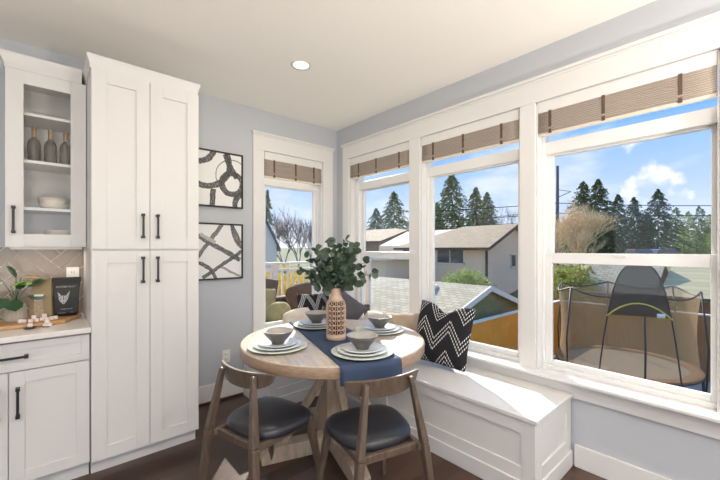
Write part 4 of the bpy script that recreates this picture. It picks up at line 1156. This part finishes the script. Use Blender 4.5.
p = at(509, 250, 40); bare('bare_tree', 'leafless grey tree behind the ridge of the pinkish house', 'tree', (p.x, p.y, gz(p.x, p.y)), 7.5, 'twig2', 8, 5, 3, 2, .6, thick=.008)
for i, (x, D, h, lab) in enumerate(((284, 30, 5.6, 'leafless grey tree nearest the slate roof through the back window'), (299, 32, 5.2, 'leafless grey tree in the middle of the back window'), (311, 28, 4.8, 'leafless grey tree at the right edge of the back window'))):
    p = at(x, 255, D); bare('bare_tree', lab, 'tree', (p.x, p.y, gz(p.x, p.y)), h, 'twig2', 20 + i, 4, 4, 3, .7, thick=.010, group='leafless trees beyond the deck')
for i, (x, D, zb_, h, lab) in enumerate(((268, 8.2, -1.2, 2.6, 'yellow forsythia bush at the left of the back window'), (285, 8.0, -1.4, 2.2, 'yellow forsythia bush left of centre behind the deck railing'), (298, 8.4, -1.3, 2.3, 'yellow forsythia bush right of centre behind the deck railing'), (310, 8.0, -1.4, 2.3, 'yellow forsythia bush at the right of the back window'))):
    p = at(x, 262, D); bare('forsythia_bush', lab, 'bush', (p.x, p.y, zb_), h, 'twig', 30 + i, 3, 4, 4, .7, 'yellow', 6, 'forsythia bushes behind the deck', .010)
for i, (x, D, lab) in enumerate(((567, 15.6, 'yellow green shrub over the fence at the left of the right window'), (590, 16.2, 'yellow green shrub behind the fence left of the trampoline hood'), (682, 16.0, 'yellow green shrub behind the fence right of the trampoline hood'), (706, 14.6, 'yellow green shrub at the right end of the board fence'))):
    p = at(x, 262, D); bare('yellow_green_shrub', lab, 'bush', (p.x if p.x > 15.4 else 15.6, p.y, G), (3.9, 3.7, 3.6, 3.2)[i], 'twig', 50 + i, 3, 4, 4, .6, 'ygreen', 9, 'shrubs along the fence', .010)
p = at(470, 268, 17.5); bare('garden_shrub', 'pale blossoming shrub in front of the pinkish house', 'bush', (p.x, p.y, G), 3.4, 'twig', 61, 4, 4, 4, .7, 'conif3', 3, None, .008)
p = at(452, 268, 17.5); bare('hedge_shrub', 'green shrub above the garage roof', 'bush', (p.x, p.y, G), 2.9, 'twig', 62, 4, 4, 4, .7, 'conif3', 3, None, .008)

# utility pole and cables
p = at(557.5, 260, 32); zt_ = at(557, 166, 32).z
t = thing('utility_pole', 'dark wooden utility pole at the left edge of the right window', 'pole', (p.x, p.y, gz(p.x, p.y)))
b = BM(); tube(b, [(0, 0, 0), (0, 0, zt_ - gz(p.x, p.y))], [.16, .12], 8); obj('post', b, M['pole'], t, smooth=True)
b = BM(); hgt = at(555, 192, 32).z - gz(p.x, p.y); beam(b, (0, 0, hgt - .5), (.6, -.9, hgt), .06, .06); beam(b, (0, 0, hgt + .2), (.6, -.9, hgt), .04, .04); obj('bracket', b, M['pole'], t)
def cable(label, pts, r=.022):
    b = BM(); P = [at(*q) for q in pts]; out = []
    for a, c in zip(P, P[1:]):
        for k in range(8): s = k / 8; v = a.lerp(c, s); v.z -= .25 * 4 * s * (1 - s) * (a - c).length / 30; out.append(v)
    out.append(P[-1]); tube(b, out, r, 5); tag1(obj('power_line', b, M['wire'], None, smooth=True), label, 'cable', 'power lines over the yards')
cable('upper power line across the right window', [(400, 212, 34), (556, 203, 32), (760, 205, 30)], .035)
cable('lower power line across the right window', [(400, 222, 34), (556, 213, 32), (760, 215, 30)], .035)
cable('power line over the roofs in the middle window', [(340, 222, 40), (440, 221, 38), (530, 213, 34)], .022)
cable('lowest power line over the roofs in the middle window', [(340, 229, 40), (440, 227, 38), (530, 222, 34)], .022)

# cars parked along the street
def car(name, label, x, y, D, m, rz):
    p = at(x, y, D); z0 = gz(p.x, p.y) 
    t = thing(name, label, 'car', (p.x, p.y, z0), rz)
    b = BM(); prism(b, [(-2.1, .35), (2.1, .35), (2.15, .7), (1.2, .9), (-1.9, .95), (-2.15, .75)], -.85, .85, Matrix.Rotation(PI / 2, 4, 'X')); obj('body', b, m, t, bevel=.08)
    b = BM(); prism(b, [(-1.8, .9), (1.0, .9), (.35, 1.42), (-1.2, 1.45)], -.75, .75, Matrix.Rotation(PI / 2, 4, 'X')); obj('cabin', b, M['winglass'], t, bevel=.06)
    b = BM(); prism(b, [(-1.3, 1.40), (.45, 1.38), (.3, 1.47), (-1.15, 1.49)], -.72, .72, Matrix.Rotation(PI / 2, 4, 'X')); obj('roof', b, m, t, bevel=.03)
    for sx in (-1.3, 1.35):
        for sy in (-.8, .8):
            b = BM(); tube(b, [(sx, sy - .1, .33), (sx, sy + .1, .33)], .33, 16); obj('wheel', b, M['rubber'], t)
car('parked_car', 'blue car parked on the street under the widest evergreen', 666, 250, 36, M['carblue'], math.radians(-40))
car('red_car', 'red car parked left of the blue car', 636, 250, 37, M['carred'], math.radians(40))

# deck outside the back window
t = thing('deck', 'pale board deck outside the back window', 'deck', (2.6, 4.6, -.1))
b = BM()
for k in range(15): box(b, .6, 5.2, 3.5 + k * .145, 3.5 + k * .145 + .139, -.14, -.10)
obj('boards', b, M['deck'], t, world=True)
b = BM(); box(b, .7, 5.1, 3.5, 5.6, -.30, -.141); obj('joists', b, M['deck'], t, world=True)
for x, y in ((.8, 5.5), (2.9, 5.5), (5.0, 5.5)):
    b = BM(); box(b, x - .07, x + .07, y - .07, y + .07, G - .1, -.30); obj('support_post', b, M['deck'], t, world=True)
t = thing('deck_railing', 'pale peach deck railing with thin balusters outside the back window', 'railing', (2.9, 5.6, -.1))
for x in (.65, 1.8, 2.95, 4.1, 5.15):
    b = BM(); box(b, x - .045, x + .045, 5.56, 5.65, -.099, 1.10); obj('post', b, M['rail'], t, world=True)
b = BM(); box(b, .6, 5.2, 5.54, 5.67, 1.10, 1.14); box(b, .65, 5.15, 5.585, 5.625, .98, 1.03); box(b, .65, 5.15, 5.585, 5.625, .0, .05); obj('handrail', b, M['rail'], t, world=True)
for k in range(40):
    x = .74 + k * .112
    b = BM(); box(b, x - .014, x + .014, 5.59, 5.62, .05, .98); obj('baluster', b, M['rail'], t, world=True)
zd = -.0995
t = thing('outdoor_sofa', 'brown wicker sofa on the deck below the back window', 'sofa', (2.5, 4.2, zd))
b = BM(); box(b, 1.6, 3.4, 3.75, 4.45, .12, .33); obj('seat_base', b, M['wicker'], t, world=True, bevel=.03)
b = BM(); box(b, 1.6, 3.4, 4.35, 4.5, .33, .72); obj('backrest', b, M['wicker'], t, world=True, bevel=.03)
for x in (1.5, 3.4):
    b = BM(); box(b, x, x + .1, 3.75, 4.5, .12, .58); obj('arm', b, M['wicker'], t, world=True, bevel=.03)
for x in (1.6, 3.35):
    for y in (3.8, 4.4):
        b = BM(); box(b, x, x + .05, y, y + .05, zd, .12); obj('leg', b, M['wicker'], t, world=True)
b = BM(); box(b, 1.62, 3.38, 3.76, 4.34, .3305, .43); obj('seat_pad', b, M['olivecush'], t, world=True, bevel=.03)
pillow('olive_cushion', 'olive velvet cushion on the outdoor sofa at the window edge', .46, .46, .17, M['olivecush'], 1.96, 4.10, math.radians(8), math.radians(-16), math.radians(12), 0, .435)
pillow('round_olive_cushion', 'plump round olive cushion lying in front on the outdoor sofa', .34, .34, .24, M['olivecush'], 2.09, 3.86, math.radians(-12), math.radians(-30), 0, 0, .435, rnd=1.)
pillow('brown_cushion', 'dark brown canvas cushion standing behind the olive one outside', .50, .56, .15, M['browncush'], 2.04, 4.27, math.radians(4), math.radians(-8), math.radians(14), 0, .435)
pillow('fur_cushion', 'shaggy brown fur cushion on the outdoor sofa behind the small zigzag pillow', .74, .50, .24, M['fur'], 2.66, 4.08, math.radians(-6), math.radians(-20), math.radians(-6), 0, .435, rnd=.85)

# ================================================================== light
w = bpy.data.worlds.new('sky'); bpy.context.scene.world = w; w.use_nodes = True
n = NT(w)
bg = n.n['Background']
v = n.coords('Generated')
vx, vy, vz = n.sep(v)
el = n.math('MINIMUM', n.math('MAXIMUM', n.math('MULTIPLY', vz, 3.4), 0.), 1.)
el = n.math('POWER', el, .75)
sky = n.mix(el, (.92, .95, 1.0, 1), (.18, .45, .96, 1))
cl = n.noise(n.mapping(v, (1.6, 1.6, 4.2), loc=(.35, .2, .1)), 3.0, 7, .55)
cf = n.math('MINIMUM', n.math('MAXIMUM', n.math('MULTIPLY_ADD', cl, 5.0, -2.45), 0.), 1.)
sky = n.mix(n.math('MULTIPLY', cf, .5), sky, (.98, .98, 1.0, 1))
# one bright cumulus above the far hill
cdir = (at(654, 172, 1.) - Vector((0, 0, H))).normalized()
dp = n.new('ShaderNodeVectorMath', operation='DOT_PRODUCT'); n.put(dp.inputs[0], n.new('ShaderNodeTexCoord').outputs['Generated']); dp.inputs[1].default_value = cdir
bl = n.math('MULTIPLY_ADD', n.noise(v, 14, 5), .016, n.math('MULTIPLY_ADD', dp.outputs['Value'], 1.0, -1.0065))
bl = n.math('MINIMUM', n.math('MAXIMUM', n.math('MULTIPLY', bl, 600), 0.), 1.)
sky = n.mix(n.math('MULTIPLY', bl, .85), sky, (1, 1, 1, 1))
n.put(bg.inputs[0], sky); bg.inputs[1].default_value = 1.08
def lamp(name, typ, loc, energy, col=(1, 1, 1), size=1, size_y=None, target=None, **k):
    l = bpy.data.lights.new(name, typ); l.energy = energy; l.color = col
    if typ == 'AREA':
        l.shape = 'RECTANGLE' if size_y else 'DISK'; l.size = size
        if size_y: l.size_y = size_y
    o = bpy.data.objects.new(name, l); C.objects.link(o); o.location = loc
    if target is not None: o.rotation_euler = (Vector(target) - Vector(loc)).to_track_quat('-Z', 'Y').to_euler()
    return o
sd_ = Vector((.62, .78, .56)).normalized()
s = lamp('sun', 'SUN', (0, 0, 10), 8.0, (1, .95, .87)); s.rotation_euler = (-sd_).to_track_quat('-Z', 'Y').to_euler(); s.data.angle = math.radians(.53)
# added fill lights at the unseen left and front openings, brightening the room
lamp('left_fill_light', 'AREA', (XL + .05, -2.6, 1.45), 36, (1, .98, .97), 2.4, 1.9, (2, 1.2, 1.9))
lamp('front_fill_light', 'AREA', (-.2, YN + .05, 1.45), 26, (1, .98, .97), 3.4, 1.9, (1, 2, 2.2))
# recessed lamp in view, then added unseen fill lamps that brighten the room
lamp('recessed_and_fill_lamp', 'AREA', (1.409, 2.271, ZC - .012), 5, (1, .88, .72), .11, None, (1.409, 2.271, 0))
for x, y in ((-.4, -.8), (1.2, -1.0), (-2.2, -1.4)):
    lamp('recessed_and_fill_lamp', 'AREA', (x, y, ZC - .012), 18, (1, .93, .86), .16, None, (x, y, 0))
# added fill lights behind the camera, aimed up to brighten the ceiling
for x, y in ((-.5, -1.1), (1.5, -1.7)):
    lamp('ceiling_fill_uplight', 'AREA', (x, y, .85), (74 if x < 0 else 112), (1, .93, .85), .40, None, (x, y, 3))
# added fill light below the upper cabinet, no fixture modelled
lamp('under_cabinet_fill', 'AREA', (0, 3.12, 1.37), .55, (1, .86, .68), .3, .03, (0, 3.14, .9))

# ================================================================== camera
cam = bpy.data.cameras.new('camera'); cam.sensor_width = 36; cam.lens = F / 720 * 36; cam.shift_y = (CY - 240) / 720; cam.clip_start = .02; cam.clip_end = 500
co = bpy.data.objects.new('camera', cam); C.objects.link(co); co.location = (0, 0, H); co.rotation_euler = (PI / 2, 0, -TH)
sc = bpy.context.scene; sc.camera = co
sc.view_settings.view_transform = 'Standard'; sc.view_settings.look = 'None'; sc.view_settings.gamma = 1; sc.view_settings.exposure = .14
try: sc.view_settings.use_curve_mapping = False
except Exception: pass
sc.cycles.max_bounces = 10; sc.cycles.transparent_max_bounces = 24; sc.cycles.sample_clamp_indirect = 6
